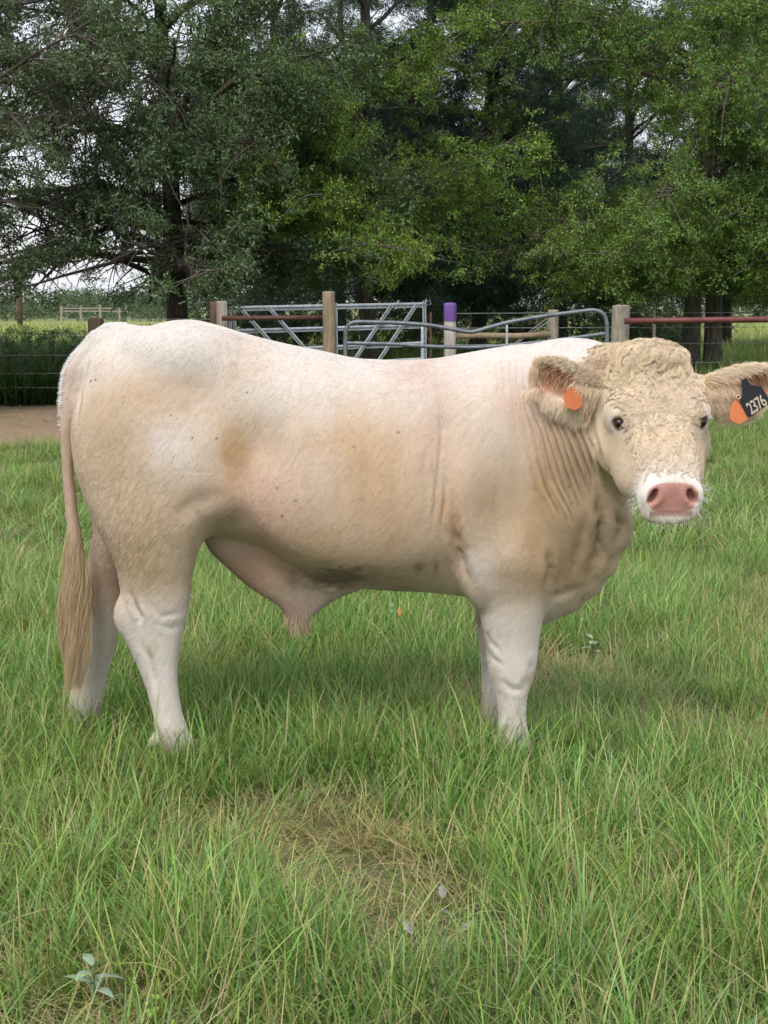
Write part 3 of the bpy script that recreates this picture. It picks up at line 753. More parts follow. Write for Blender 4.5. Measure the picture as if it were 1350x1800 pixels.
def ear_coords(P, s):
    base, E1, EN, EW, EL = EARS[s]; d = P - base
    return (d @ E1) / EL, d @ EW, d @ EN

CREAM = np.array([.52, .405, .305]); WHITE = np.array([.58, .55, .525]); TAN = np.array([.40, .25, .125]); PINK = np.array([.47, .315, .245])
def mixin(c, col, m): return c + (np.asarray(col) - c) * np.clip(m, 0, 1)[:, None]

def coat_color(P, N=None):
    px = to_px(P); u, v = px[:, 0], px[:, 1]
    n1 = fbm(P, 5, 11); n2 = fbm(P * np.array([1, 1, .35]), 22, 12); n3 = fbm(P * np.array([.6, .6, 1.2]), 60, 13)
    al = P[:, 0] * .62 + P[:, 2] * .78; ac = P[:, 0] * .78 - P[:, 2] * .62
    n4 = fbm(np.stack([al * .16, ac, P[:, 1] * .5], 1), 130, 14, 2)
    n1b = fbm(P, 7, 18)
    c = np.tile(CREAM, (len(P), 1)) * (1 + .07 * n1 + .09 * n2 + .07 * n3)[:, None]
    def blob(u0, v0, du, dv, amp, col, wob=.5):
        nonlocal c
        k_ = min(1.0, max(du, dv) / 50.0)
        q = ((u + k_ * (26 * n1 + 16 * n2 + 7 * n4) - u0) / du) ** 2 + ((v + k_ * (30 * n1b + 20 * n3) - v0) / dv) ** 2
        c = mixin(c, col, (amp if col is WHITE else 1.3 * amp) * np.exp(-q) * (1 + wob * (n1 + n2)))
    # pale along the back, on the hip and the lower legs
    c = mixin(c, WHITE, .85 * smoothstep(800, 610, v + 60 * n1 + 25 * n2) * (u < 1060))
    blob(310, 790, 55, 50, .6, WHITE); blob(880, 760, 60, 80, .4, WHITE); blob(560, 700, 90, 50, .3, WHITE)
    blob(850, 1000, 30, 50, .6, WHITE); blob(560, 840, 60, 80, .2, WHITE)
    c = mixin(c, WHITE, .8 * smoothstep(1010, 1110, v + 30 * n1) * (P[:, 2] < .62))
    blob(415, 810, 24, 55, 1.0, (0.390, 0.257, 0.133)); blob(400, 860, 25, 35, .4, TAN)
    blob(205, 780, 55, 110, .55, (0.413, 0.312, 0.203)); blob(300, 690, 85, 30, .35, TAN); blob(260, 960, 65, 75, .65, (0.429, 0.328, 0.195))
    blob(420, 640, 60, 50, .3, TAN)
    
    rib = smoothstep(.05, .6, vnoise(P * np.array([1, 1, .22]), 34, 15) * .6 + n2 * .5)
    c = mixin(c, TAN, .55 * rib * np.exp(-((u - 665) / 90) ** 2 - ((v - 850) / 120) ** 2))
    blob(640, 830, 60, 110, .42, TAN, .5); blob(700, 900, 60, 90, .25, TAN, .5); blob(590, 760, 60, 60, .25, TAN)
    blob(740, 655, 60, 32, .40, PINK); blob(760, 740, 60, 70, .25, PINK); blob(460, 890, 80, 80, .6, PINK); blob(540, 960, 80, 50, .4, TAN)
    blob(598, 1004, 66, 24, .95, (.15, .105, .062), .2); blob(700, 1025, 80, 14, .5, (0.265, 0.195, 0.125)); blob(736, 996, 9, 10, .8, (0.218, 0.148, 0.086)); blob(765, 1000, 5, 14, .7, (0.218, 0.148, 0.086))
    blob(790, 930, 20, 70, .6, (0.468, 0.289, 0.164)); blob(855, 900, 35, 60, .45, (0.343, 0.257, 0.164)); blob(845, 860, 30, 50, .25, (0.343, 0.257, 0.164))
    blob(970, 870, 90, 110, .65, (0.390, 0.273, 0.156)); blob(920, 760, 40, 90, .35, PINK); blob(985, 990, 70, 90, .65, (0.390, 0.265, 0.148)); blob(950, 940, 25, 40, .3, (0.328, 0.218, 0.109))
    blob(1030, 830, 50, 100, .45, (0.359, 0.257, 0.172))
    blob(430, 1010, 60, 45, .6, (0.359, 0.218, 0.156)); blob(510, 1065, 45, 22, .6, (0.374, 0.218, 0.164))
    blob(120, 800, 22, 260, .35, PINK); blob(185, 1020, 30, 90, .5, PINK); blob(845, 1110, 9, 60, .6, (0.312, 0.218, 0.172))
    blob(933, 1200, 8, 18, .6, (0.359, 0.250, 0.140)); blob(262, 1145, 12, 25, .5, (0.359, 0.281, 0.187)); blob(125, 1258, 9, 12, .8, (0.172, 0.125, 0.078))
    for a_, b_ in ((381, 770), (338, 769), (434, 690), (496, 906), (487, 858), (1000, 855), (598, 996), (622, 785), (160, 670), (168, 668), (300, 730), (700, 760), (1024, 1052), (520, 880)): blob(a_, b_, 1.9, 1.7, .85, (.05, .04, .03), 0)
    # soil on the feet and the hooves
    z = P[:, 2]; leg = (np.abs(P[:, 0]) < 1.1)
    c = mixin(c, (.30, .25, .17), .55 * smoothstep(.17, .05, z + .03 * n2) * leg)
    c = mixin(c, (.075, .06, .045), .95 * smoothstep(.062, .05, z))
    # head
    s_, l_, d_ = head_coords(P)
    hm = (s_ > -.08) & (s_ < .6) & (np.abs(l_) < .17) & (d_ > -.26) & (d_ < .12) & (P[:, 1] < -.18)
    hm_f = hm.astype(float)
    c = mixin(c, (.58, .48, .355), .8 * hm_f)
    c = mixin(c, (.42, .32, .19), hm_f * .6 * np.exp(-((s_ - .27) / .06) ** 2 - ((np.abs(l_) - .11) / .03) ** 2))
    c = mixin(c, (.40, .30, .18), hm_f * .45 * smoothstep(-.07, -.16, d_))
    c = mixin(c, (.46, .36, .25), hm_f * .6 * smoothstep(-.05, -.02, d_) * smoothstep(.40, .33, s_) * smoothstep(.125, .09, np.abs(l_)))  # darker root tone on the forehead, painted in as shadow between the curls
    r = np.stack([(P - NOSE) @ NRT, (P - NOSE) @ NUP, (P - NOSE) @ NZ], 1)
    muz = hm_f * np.exp(-np.maximum(0, np.linalg.norm((P - npos(0, -.03)) / np.array([.115, .12, .085]), axis=1) - .75) ** 2 / .04)
    c = mixin(c, (.68, .65, .60), muz * .95)
    pad = hm_f * smoothstep(1.12, .92, (np.abs(r[:, 0]) / (.072 + .30 * np.minimum(0, r[:, 1] + .045))) ** 3 + (np.abs(r[:, 1] + .044) / .043) ** 3 + .05 * n3) * smoothstep(-.035, -.018, r[:, 2])
    c = mixin(c, (.47, .225, .185), pad * .95)
    c = mixin(c, (.38, .24, .21), pad * .5 * smoothstep(.1, .5, n2))
    c = mixin(c, (.30, .16, .13), hm_f * .8 * smoothstep(.012, .004, np.abs(r[:, 1] + .088)) * (np.abs(r[:, 0]) < .06) * smoothstep(-.06, -.02, r[:, 2]))
    for sg in (-1, 1):
        for k_ in (0,):
            nd = np.linalg.norm((P - npos(sg * .053, -.038, -.012)) / np.array([.024, .030, .030]), axis=1)
            c = mixin(c, (.24, .09, .085), hm_f * .8 * smoothstep(1.1, .5, nd) * (r[:, 2] < -.004))
    for sg, e in EYES.items():
        de = np.linalg.norm(P - e, axis=1)
        c = mixin(c, (.64, .60, .54), hm_f * .5 * smoothstep(.055, .03, de)); c = mixin(c, (.28, .14, .11), hm_f * smoothstep(.025, .019, de))
        # pink tear corner
        tc = e + HA * .004 + HA * .030 + HN * .016 - HL * sg * .010
        c = mixin(c, (.50, .27, .21), hm_f * .8 * smoothstep(.022, .008, np.linalg.norm(P - tc, axis=1)))
    # ears
    for sg in (-1, 1):
        a, w, f = ear_coords(P, sg)
        em = (a > .18) & (a < 1.05) & (np.abs(w) < .085) & (np.abs(f) < .06)
        c = mixin(c, (.50, .39, .27), em * .7)
        c = mixin(c, (.46, .165, .09), em * .95 * np.exp(-((a - .66) / .2) ** 4 - ((w + .006) / .046) ** 4) * smoothstep(.03, .012, f))
        c = mixin(c, (.66, .61, .54), em * .8 * smoothstep(.030, .055, np.abs(w + .010)))
    c = mixin(c, (.36, .28, .18), .5 * smoothstep(.05, .8, n2 + .5 * n1) * smoothstep(.55, .30, z) * leg)
    c = c * (1 + .11 * n4 * (1 - pad))[:, None]
    return np.clip(c, .02, .85)

def coat_material():
    m = NT('coat'); m.set(Roughness=.72)
    m.b.inputs['Specular IOR Level'].default_value = .25
    a = m.n('Attribute', attribute_name='coat'); co = m.coord('Object', (1, 1, .35))
    n = m.noise(co, 260, 3, .6); n2 = m.noise(m.coord('Object', (1, 1, .6)), 60, 3)
    c = m.mixc(.3, a.outputs['Color'], m.ramp(n, [(.3, (.72, .66, .58)), (.7, (1.12, 1.12, 1.12))]), 'MULTIPLY')
    m.l(c, m.b.inputs['Base Color'])
    mx = m.n('Math', operation='ADD'); m.l(n, mx.inputs[0]); mx.inputs[1].default_value = 0
    m.bump(mx.outputs[0], .10, .002)
    at_ = m.n('Attribute', attribute_name='wet'); rg = m.n('MapRange'); rg.inputs['To Min'].default_value = .72; rg.inputs['To Max'].default_value = .22
    m.l(at_.outputs['Fac'], rg.inputs[0]); m.l(rg.outputs[0], m.b.inputs['Roughness'])
    vo = m.n('TexVoronoi'); vo.inputs['Scale'].default_value = 330; m.l(m.coord('Object'), vo.inputs['Vector'])
    mu = m.n('Math', operation='MULTIPLY'); m.l(vo.outputs['Distance'], mu.inputs[0]); m.l(at_.outputs['Fac'], mu.inputs[1]); m.l(mu.outputs[0], mx.inputs[1])
    m.b.inputs['Sheen Weight'].default_value = .15; m.b.inputs['Sheen Roughness'].default_value = .5
    return m.m

def hair_material():
    m = NT('hair'); m.set(Roughness=.55); m.b.inputs['Specular IOR Level'].default_value = .3
    a = m.n('Attribute', attribute_name='tint'); m.l(a.outputs['Color'], m.b.inputs['Base Color'])
    tr = m.n('BsdfTranslucent'); m.l(a.outputs['Color'], tr.inputs['Color'])
    mx = m.n('MixShader'); mx.inputs[0].default_value = .08; m.l(m.b.outputs[0], mx.inputs[1]); m.l(tr.outputs[0], mx.inputs[2]); m.l(mx.outputs[0], m.out.inputs[0])
    return m.m

bull = empty('bull', (0, 0, 0))
tag(bull, 'cream bull standing side on in the grass with curly forehead, head turned to look out', 'bull')
bull_me = mesh_np('body', BV, BQ, True)
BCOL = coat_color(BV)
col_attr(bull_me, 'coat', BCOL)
wet = bull_me.attributes.new('wet', 'FLOAT', 'POINT')
_r = np.stack([(BV - NOSE) @ NRT, (BV - NOSE) @ NUP, (BV - NOSE) @ NZ], 1)
wet.data.foreach_set('value', (((np.abs(_r[:, 0]) / .074) ** 2.6 + (np.abs(_r[:, 1] + .042) / .043) ** 2.6 < 1) & (_r[:, 2] > -.03) & (_r[:, 2] < .05)).astype(np.float32))
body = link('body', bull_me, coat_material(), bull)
HAIR = hair_material()

def hair_obj(name, pts, radii, tint, parent, kind=None):
    """pts (n,k,3), radii (k,) or (n,k), tint (n,3)"""
    n, k = pts.shape[:2]
    cu = bpy.data.hair_curves.new(name); cu.add_curves([k] * n)
    cu.attributes['position'].data.foreach_set('vector', pts.astype(np.float32).ravel())
    r = cu.attributes.get('radius') or cu.attributes.new('radius', 'FLOAT', 'POINT')
    r.data.foreach_set('value', np.broadcast_to(np.asarray(radii, np.float32), (n, k)).astype(np.float32).ravel())
    t = cu.attributes.new('tint', 'FLOAT_COLOR', 'CURVE'); c4 = np.ones((n, 4), np.float32); c4[:, :3] = np.clip(tint, .01, .9)
    t.data.foreach_set('color', c4.ravel())
    cu.materials.append(HAIR)
    o = bpy.data.objects.new(name, cu); COL.objects.link(o); o.parent = parent
    if kind: o['kind'] = kind
    return o

# sample points on the skin
qa = .5 * np.linalg.norm(np.cross(BV[BQ[:, 2]] - BV[BQ[:, 0]], BV[BQ[:, 3]] - BV[BQ[:, 1]]), axis=1)
qc = BV[BQ].mean(1); qn = BNRM[BQ].mean(1)
def sample(n, weight):
    p = qa * weight; p = p / p.sum(); q = rng.choice(len(BQ), n, p=p)
    a, b = rng.random(n)[:, None], rng.random(n)[:, None]; C = BV[BQ[q]]
    P = (C[:, 0] * (1 - a) + C[:, 1] * a) * (1 - b) + (C[:, 3] * (1 - a) + C[:, 2] * a) * b
    N = qn[q]; return P, N / (np.linalg.norm(N, axis=1)[:, None] + 1e-9)

hs, hl, hd = head_coords(qc)
in_head = (hs > -.08) & (hs < .6) & (np.abs(hl) < .17) & (hd > -.26) & (hd < .12) & (qc[:, 1] < -.18)
on_nose = in_head & (((np.abs((qc - NOSE) @ NRT) / .080) ** 2.6 + (np.abs((qc - NOSE) @ NUP + .042) / .050) ** 2.6) < 1) & ((qc - NOSE) @ NZ > -.04)
by_eye = np.minimum(np.linalg.norm(qc - EYES[-1], axis=1), np.linalg.norm(qc - EYES[1], axis=1)) < .026
ear_in = np.zeros(len(qc), bool); ear_any = np.zeros(len(qc), bool)
for sg in (-1, 1):
    a, w, f = ear_coords(qc, sg); e = (a > .12) & (a < 1.05) & (np.abs(w) < .09) & (np.abs(f) < .06); ear_any |= e
    ear_in |= e & (np.abs(w + .008) < .045) & (a > .45) & (a < .9) & (f < .028)

def strands(P, D, L, k, curl=0.0, lift=None):
    t = np.linspace(0, 1, k)[None, :, None]
    X = P[:, None] + D[:, None] * (L[:, None, None] * t)
    if lift is not None: X = X + lift[:, None] * (L[:, None, None] * t * t)
    return X
# short coat over the whole body
wgt = np.where(qn[:, 1] > .25, .12, 1.0) * ~on_nose * ~by_eye * ~ear_in * (qc[:, 2] > .05)
P, N = sample(190000, wgt)
flow = np.tile(np.array([-.62, 0, -.78]), (len(P), 1)); s_, l_, d_ = head_coords(P)
hm = (s_ > -.08) & (s_ < .6) & (np.abs(l_) < .17) & (d_ > -.26) & (d_ < .12) & (P[:, 1] < -.18)
flow[hm] = HA * np.where(s_[hm] > .2, 1, -1)[:, None]
flow += .14 * np.stack([vnoise(P, 14, 31), vnoise(P, 14, 32), vnoise(P, 14, 33)], 1) + rng.normal(0, .12, P.shape)
flow -= N * (flow * N).sum(1)[:, None]; flow /= np.linalg.norm(flow, axis=1)[:, None] + 1e-9
_p = to_px(P); shag = np.exp(-((_p[:, 0] - 255) / 75) ** 2 - ((_p[:, 1] - 940) / 95) ** 2)
Lh = rng.uniform(.007, .013, len(P)) * (1 + 1.3 * shag)
D = flow + N * rng.uniform(.03, .16, len(P))[:, None]; D /= np.linalg.norm(D, axis=1)[:, None]
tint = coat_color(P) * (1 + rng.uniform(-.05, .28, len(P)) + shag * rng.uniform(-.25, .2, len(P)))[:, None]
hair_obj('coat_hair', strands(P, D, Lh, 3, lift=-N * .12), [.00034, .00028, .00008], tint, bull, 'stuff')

# curly locks on forehead, poll and bridge of the nose
from mathutils.kdtree import KDTree
hv = np.where((np.abs((BV - HO) @ HL) < .19) & ((BV - HO) @ HA > -.10) & ((BV - HO) @ HA < .52) & (BV[:, 1] < -.14))[0]
kd = KDTree(len(hv))
for j, i in enumerate(hv): kd.insert(BV[i], j)
kd.balance()
HVn = BNRM[hv]; HVp = BV[hv]
def lock_field(s, l):
    ws, wl = .225, .012
    ds, dl = s - ws, l - wl
    up = smoothstep(.03, -.05, ds)
    d = HA * (ds / (abs(ds) + .05)) + HL * (dl / (abs(dl) + .06)) * .75
    return d
eye_d = np.minimum(np.linalg.norm(qc - EYES[-1], axis=1), np.linalg.norm(qc - EYES[1], axis=1))
_lim = np.interp(hs, [-.1, .12, .2, .28, .4], [.14, .13, .10, .085, .075])
wl_ = in_head * smoothstep(.2, .6, qn @ HN) * smoothstep(.425, .37, hs) * (hs > -.07) * smoothstep(.028, .046, eye_d) * ~ear_any * smoothstep(1.15, .75, np.abs(hl) / _lim)
def locks(n, weight, length, amp, wav, nst, spread, k=11, field=None, rad=.00055, lift0=.006, tintc=(.84, .69, .53), dark=.55):
    P0, N0 = sample(n, weight); out = []; tints = []
    for i in range(n):
        p = P0[i].copy(); L = length * random.uniform(.6, 1.25); st = L / (k - 1)
        s, l = (p - HO) @ HA, (p - HO) @ HL
        d = field(s, l) + np.array([random.gauss(0, .35) for _ in range(3)])
        ph = random.uniform(0, 6.28); wv = wav * random.uniform(.7, 1.3); am = amp * random.uniform(.5, 1.3); path = []; fr = []
        for j in range(k):
            _, q, _ = kd.find(p); nn = HVn[q]; p = p - nn * ((p - HVp[q]) @ nn)
            d = d - nn * (d @ nn); d = d / (np.linalg.norm(d) + 1e-9); b = np.cross(nn, d)
            t = j / (k - 1); path.append(p + nn * (lift0 * (0.25 + math.sin(t * 2.6))) + (b * math.sin(ph + t * L / wv * 6.28) + nn * .25 * math.cos(ph + t * L / wv * 6.28)) * am * min(1, t * 3))
            fr.append((b, nn)); p = p + d * st
        path = np.array(path); B = np.array([f[0] for f in fr]); Nn = np.array([f[1] for f in fr])
        base = np.asarray(tintc) * random.uniform(.80, 1.12) * np.array([1, random.uniform(.97, 1.02), random.uniform(.88, 1.05)])
        wht = .5 * smoothstep(.33, .42, s); base = base * (1 - wht) + np.array([.86, .82, .76]) * wht
        tt = np.linspace(0, 1, k); prof = (1 - .65 * tt)
        o1 = rng.normal(0, spread, nst); o2 = np.abs(rng.normal(0, spread * .7, nst)); fr_ = rng.uniform(.75, 1.05, nst)
        S = path[None] + B[None] * (o1[:, None] * prof)[..., None] + Nn[None] * (o2[:, None] * prof)[..., None]
        S = S + rng.normal(0, .0006, S.shape)
        out.append(S); tints.append(base[None] * rng.uniform(.82, 1.1, (nst, 1)))
    return np.concatenate(out), np.concatenate(tints), np.linspace(rad, rad * .25, k)
S1, T1, R1 = locks(600, wl_ * (hs < .24), .050, .0040, .023, 22, .0042, field=lock_field, lift0=.0020, rad=.00050)
S2, T2, R2 = locks(460, wl_ * (hs > .20), .036, .0024, .017, 20, .0034, field=lock_field, lift0=.0010, rad=.00038)
S3, T3, R3 = locks(80, in_head & (hs < .05) & (hs > -.07) & (qn @ np.array([0, -.4, .9]) > .1) & ~ear_any & (np.abs(hl) < .10), .095, .007, .05, 44, .0055,
                   field=lambda s, l: -HL * .75 + HA * (.9 if s > -.01 else .2), lift0=.006, tintc=(.78, .64, .46), rad=.00045)
hair_obj('forehead_curls', np.concatenate([S1, S2, S3]), R1, np.concatenate([T1, T2, T3]), bull, 'stuff')

# ear hair
for sg in (-1, 1):
    base, E1, EN, EW, EL = EARS[sg]; a, w, f = ear_coords(qc, sg)
    em = ear_any & (a > .05) & (a < 1.05) & (np.abs(w) < .09) & (np.abs(f) < .06)
    P, N = sample(9000, em * np.where(ear_in, .12, 1.0) * np.where(qn @ EN > -.1, 1, .35))
    aa, ww, ff = ear_coords(P, sg)
    D = E1 * .55 + np.array([0, 0, -1.0]) * np.where(ww < .02, .75, .1)[:, None] + EN * .35 + EW * (np.sign(ww) * .35)[:, None] + rng.normal(0, .18, P.shape)
    D = D + N * .15; D /= np.linalg.norm(D, axis=1)[:, None]
    Lh = rng.uniform(.014, .034, len(P)) * np.where(np.abs(aa - .45) < .25, 1.1, .8)
    tint = coat_color(P) * rng.uniform(.9, 1.35, len(P))[:, None]
    tint = tint * .45 + np.array([.88, .63, .44]) * rng.uniform(.7, 1.15, (len(P), 1)) * .8
    hair_obj('ear_hair', strands(P, D, Lh, 5, lift=np.tile(np.array([0, -.1, -.35]), (len(P), 1))), np.array([.0005, .00048, .0004, .00028, .0001]), tint, bull, 'stuff')

# tail switch: long wavy golden hair
n = 5200; k = 12
v0 = rng.uniform(905, 1035, n); ax_u = np.interp(v0, [880, 940, 985, 1035], [125, 130, 133, 134])
root = np.array([at(a_, b_, 0) for a_, b_ in zip(ax_u, v0)]); ang = rng.uniform(0, 6.283, n); rr = rng.uniform(.004, .018, n)
clump = rng.integers(0, 60, n); cang = rng.uniform(0, 6.283, 60); crad = np.sqrt(rng.random(60)) * .042; cph = rng.uniform(0, 6.283, 60); cend = rng.uniform(1085, 1212, 60)
root = root + np.stack([np.cos(ang) * rr, np.sin(ang) * rr, 0 * ang], 1)
endv = cend[clump] + rng.uniform(-45, 12, n)
mid_u = np.interp(endv, [1050, 1130, 1205], [136, 138, 134])
tip = np.array([at(a_, b_, 0) for a_, b_ in zip(mid_u, endv)]) + np.stack([np.cos(cang[clump]) * crad[clump] * .55 + rng.normal(0, .006, n), np.sin(cang[clump]) * crad[clump] * .6 + rng.normal(0, .006, n), 0 * ang], 1)
t = np.linspace(0, 1, k)[None, :, None]
S = root[:, None] * (1 - t) + tip[:, None] * t
bul = np.sin(np.pi * np.clip(t ** 1.3 * 1.02, 0, 1))
S = S + np.stack([np.cos(cang[clump]) * crad[clump] * .65, np.sin(cang[clump]) * crad[clump] * .6, 0 * ang], 1)[:, None] * bul
S[..., 0] += .010 * np.sin(cph[clump][:, None] + t[..., 0] * 11) * np.minimum(1, t[..., 0] * 2); S[..., 1] += .008 * np.cos(cph[clump][:, None] + t[..., 0] * 10) * np.minimum(1, t[..., 0] * 2)
mixv = rng.random(n)[:, None] * .5 + (cang[clump] / 6.283)[:, None] * .5
hair_obj('tail_switch', S, np.linspace(.0006, .0002, k), np.array([.36, .24, .12]) * (1 - mixv) + np.array([.66, .52, .34]) * mixv, bull, 'stuff')
# bristles on top of the tail head, whiskers, lashes, sheath tuft
P, N = sample(1500, (qc[:, 0] < at(225, 700, 0)[0]) * (np.abs(qc[:, 1]) < .022) * smoothstep(at(150, 760, 0)[2], at(150, 660, 0)[2], qc[:, 2]) * (qn[:, 0] - .2 * np.abs(qn[:, 1]) + qn[:, 2] * .5 < 1) * ((qn[:, 2] > .3) | (qn[:, 0] < -.5)))
D = N * .9 + np.array([-.55, 0, .1]) + rng.normal(0, .2, P.shape); D /= np.linalg.norm(D, axis=1)[:, None]
hair_obj('tail_bristles', strands(P, D, rng.uniform(.005, .013, len(P)), 4, lift=np.tile([-.2, 0, -.3], (len(P), 1))), [.0005, .0005, .0004, .0001], np.tile([.90, .88, .85], (len(P), 1)) * rng.uniform(.85, 1.1, (len(P), 1)), bull, 'stuff')
P, N = sample(420, np.exp(-((qc - at(522, 1095, 0)) ** 2).sum(1) / .03 ** 2))
D = N * .5 + np.array([.1, 0, -1.0]) + rng.normal(0, .25, P.shape); D /= np.linalg.norm(D, axis=1)[:, None]
hair_obj('sheath_tuft', strands(P, D, rng.uniform(.015, .040, len(P)), 5), [.0005, .0005, .0004, .0003, .0001], np.tile([.60, .46, .30], (len(P), 1)) * rng.uniform(.6, 1.3, (len(P), 1)), bull, 'stuff')
for sg in (-1, 1):
    e = EYES[sg]; n = 26; th = rng.uniform(.3, 2.2, n) if sg > 0 else rng.uniform(.9, 2.8, n)
    P = e + (HL * np.cos(th)[:, None] + -HA * np.abs(np.sin(th))[:, None]) * .020 + HN * .006
    D = HL * (sg * .8) + HN * .5 + np.array([0, 0, -.15]) - HA * np.sin(th)[:, None] * .3 + rng.normal(0, .15, (n, 3)); D /= np.linalg.norm(D, axis=1)[:, None]
    hair_obj('eyelashes', strands(P, D, rng.uniform(.012, .022, n), 5, lift=np.tile([0, 0, -.3], (n, 1))), [.0006, .0006, .0005, .0003, .0001], np.full((n, 3), .66), bull, 'stuff')
    # eyeball
    bm = bmesh.new(); bmesh.ops.create_uvsphere(bm, u_segments=24, v_segments=16, radius=.0152); me = bpy.data.meshes.new('eye'); bm.to_mesh(me); bm.free()
    me.polygons.foreach_set('use_smooth', np.ones(len(me.polygons), dtype=bool))
    o = link('eye', me, None, bull); o.location = EYES[sg]
    em = bpy.data.materials.get('eye_wet')
    if em is None:
        m = NT('eye_wet').set(Base_Color=(.012, .007, .005, 1), Roughness=.06); em = m.m
    me.materials.append(em)
P, N = sample(260, in_head & (hs > .40) & ~on_nose)
D = N * .9 + np.array([0, -.2, -.3]) + rng.normal(0, .25, P.shape); D /= np.linalg.norm(D, axis=1)[:, None]
hair_obj('whiskers', strands(P, D, rng.uniform(.015, .045, len(P)), 4), [.00035, .0003, .0002, .0001], np.full((len(P), 3), .75), bull, 'stuff')

# ear tags
def plate(name, pxs, Y, mat, parent, thick=.0018, tilt=0.0):
    pts = np.array([at(u, v, Y) for u, v in pxs]); c = pts.mean(0); pts[:, 1] += (pts[:, 2] - c[2]) * tilt
    n = len(pts); V = np.concatenate([pts, pts + np.array([0, thick, 0])])
    F = [tuple(range(n)), tuple(range(2 * n - 1, n - 1, -1))] + [(i, i + n, (i + 1) % n + n, (i + 1) % n) for i in range(n)]
    m = MB(); m.v.append(V); m.f = F; m.n = 2 * n
    return m.build(name, mat, parent, bevel=.0006)

def tag_mat(name, col, noisy):
    m = NT(name).set(Roughness=.45); n = m.noise(m.coord('Object'), 60, 4)
    m.l(m.ramp(n, [(.3, tuple(c * (1 - noisy) for c in col)), (.65, col)]), m.b.inputs['Base Color']); m.bump(n, .15, .002); return m.m
ORANGE = tag_mat('orange_tag', (.66, .20, .08), .12); NAVY = tag_mat('navy_tag', (.012, .014, .022), .3)
INK = NT('tag_ink').set(Base_Color=(.50, .44, .33, 1), Roughness=.6).m; STUD = NT('tag_stud').set(Base_Color=(.75, .5, .36, 1), Roughness=.4).m
HOLE = NT('stud_hole').set(Base_Color=(.02, .015, .012, 1), Roughness=.6).m
def ring(c, r, parent):
    a = np.linspace(0, 2 * np.pi, 17); m = MB(); m.tube(np.stack([c[0] + r * np.cos(a), np.full(17, c[1]), c[2] + r * np.sin(a)], 1), r * .32, 6)
    s = m.build('tag_button', STUD, parent, True)
    a = np.linspace(0, 2 * np.pi, 13)[:-1]; d = MB(); d.v.append(np.stack([c[0] + r * .8 * np.cos(a), np.full(12, c[1] + .0004), c[2] + r * .8 * np.sin(a)], 1)); d.f = [tuple(range(12))]; d.n = 12
    d.build('button_hole', HOLE, s)
YT = -.352
t1 = plate('ear_tag', [(996, 683), (1003, 680), (1010, 682), (1015, 688), (1024, 701), (1023, 715), (1011, 722), (996, 716), (990.5, 701)], YT, ORANGE, bull, tilt=-.1)
t1['label'] = 'orange tag without a number'
ring(at(1004, 681, YT - .004), .0042, t1)
t2 = plate('ear_tag', [(1294, 703), (1298, 697), (1303, 704), (1315, 734), (1314, 738), (1299, 746), (1284, 739), (1281.5, 723), (1289, 706)], YT - .004, ORANGE, bull)
t2['label'] = 'orange tag under the dark numbered tag'
ring(at(1298, 698, YT - .010), .0052, t2)
t3 = plate('ear_tag', [(1303, 669), (1311, 664), (1321, 677), (1338, 679), (1349, 696), (1354, 709), (1318, 734), (1314, 732), (1300, 706), (1305, 695)], YT - .008, NAVY, bull)
t3['label'] = 'dark tag with the number 2376'
fc = bpy.data.curves.new('lettering', 'FONT'); fc.body = '2376'; fc.size = .050; fc.extrude = .0003; fc.offset = .0006; fc.space_character = .88
fo = bpy.data.objects.new('lettering_source', fc); COL.objects.link(fo)
bpy.context.view_layer.update()
tm = bpy.data.meshes.new_from_object(fo.evaluated_get(bpy.context.evaluated_depsgraph_get())); bpy.data.objects.remove(fo)
tv = np.array([v.co[:] for v in tm.vertices]); tv[:, 0] *= .62
ca, sa = math.cos(math.radians(33)), math.sin(math.radians(33)); p0 = at(1320.5, 729, YT - .0095)
for v, q in zip(tm.vertices, tv):
    v.co = (p0[0] + q[0] * ca - q[1] * sa, p0[1] - q[2], p0[2] + q[0] * sa + q[1] * ca)
tm.update(); tm.materials.clear(); tm.name = 'lettering'
link('lettering', tm, INK, t3)
# ---------------------------------------------------------------- posts, rails, gates, wire
def wood_mat(name, dark, light):
    m = NT(name); m.set(Roughness=.9); n = m.noise(m.coord('Object', (1, 1, .05)), 55, 5, .7); n2 = m.noise(m.coord('Object'), 4, 4)
    c = m.mixc(.7, m.ramp(n, [(.3, dark), (.7, light)]), m.ramp(n2, [(.3, (.6, .58, .55)), (.7, (1.2, 1.2, 1.2))]), 'MULTIPLY')
    m.l(c, m.b.inputs['Base Color']); m.bump(n, .8, .02); return m.m
def metal_mat(name, a, b, rough, metal, scale=12):
    m = NT(name); m.set(Roughness=rough, Metallic=metal); n = m.noise(m.coord('Object'), scale, 5, .7)
    m.l(m.ramp(n, [(.35, a), (.65, b)]), m.b.inputs['Base Color']); m.bump(n, .2, .004); return m.m
W_TAN = wood_mat('treated_wood', (.16, .12, .075), (.38, .30, .20)); W_GREY = wood_mat('grey_wood', (.17, .14, .11), (.42, .37, .31)); W_BROWN = wood_mat('brown_wood', (.055, .035, .022), (.17, .11, .075))
W_PALE = wood_mat('pale_wood', (.30, .26, .23), (.62, .58, .54)); PURPLE = wood_mat('purple_paint', (.12, .055, .24), (.24, .13, .44))
GALV = metal_mat('galvanised', (.36, .40, .44), (.56, .61, .66), .45, .35); GALV_D = metal_mat('dull_galvanised', (.10, .115, .13), (.20, .225, .25), .5, .4)
RUST = metal_mat('rusty_pipe', (.055, .022, .016), (.13, .055, .04), .75, .1); RED = metal_mat('red_brown_pipe', (.09, .022, .02), (.17, .05, .045), .6, .1); WIRE = metal_mat('wire', (.20, .21, .20), (.34, .35, .34), .5, .5)
def dY(d): return d - CAM_D

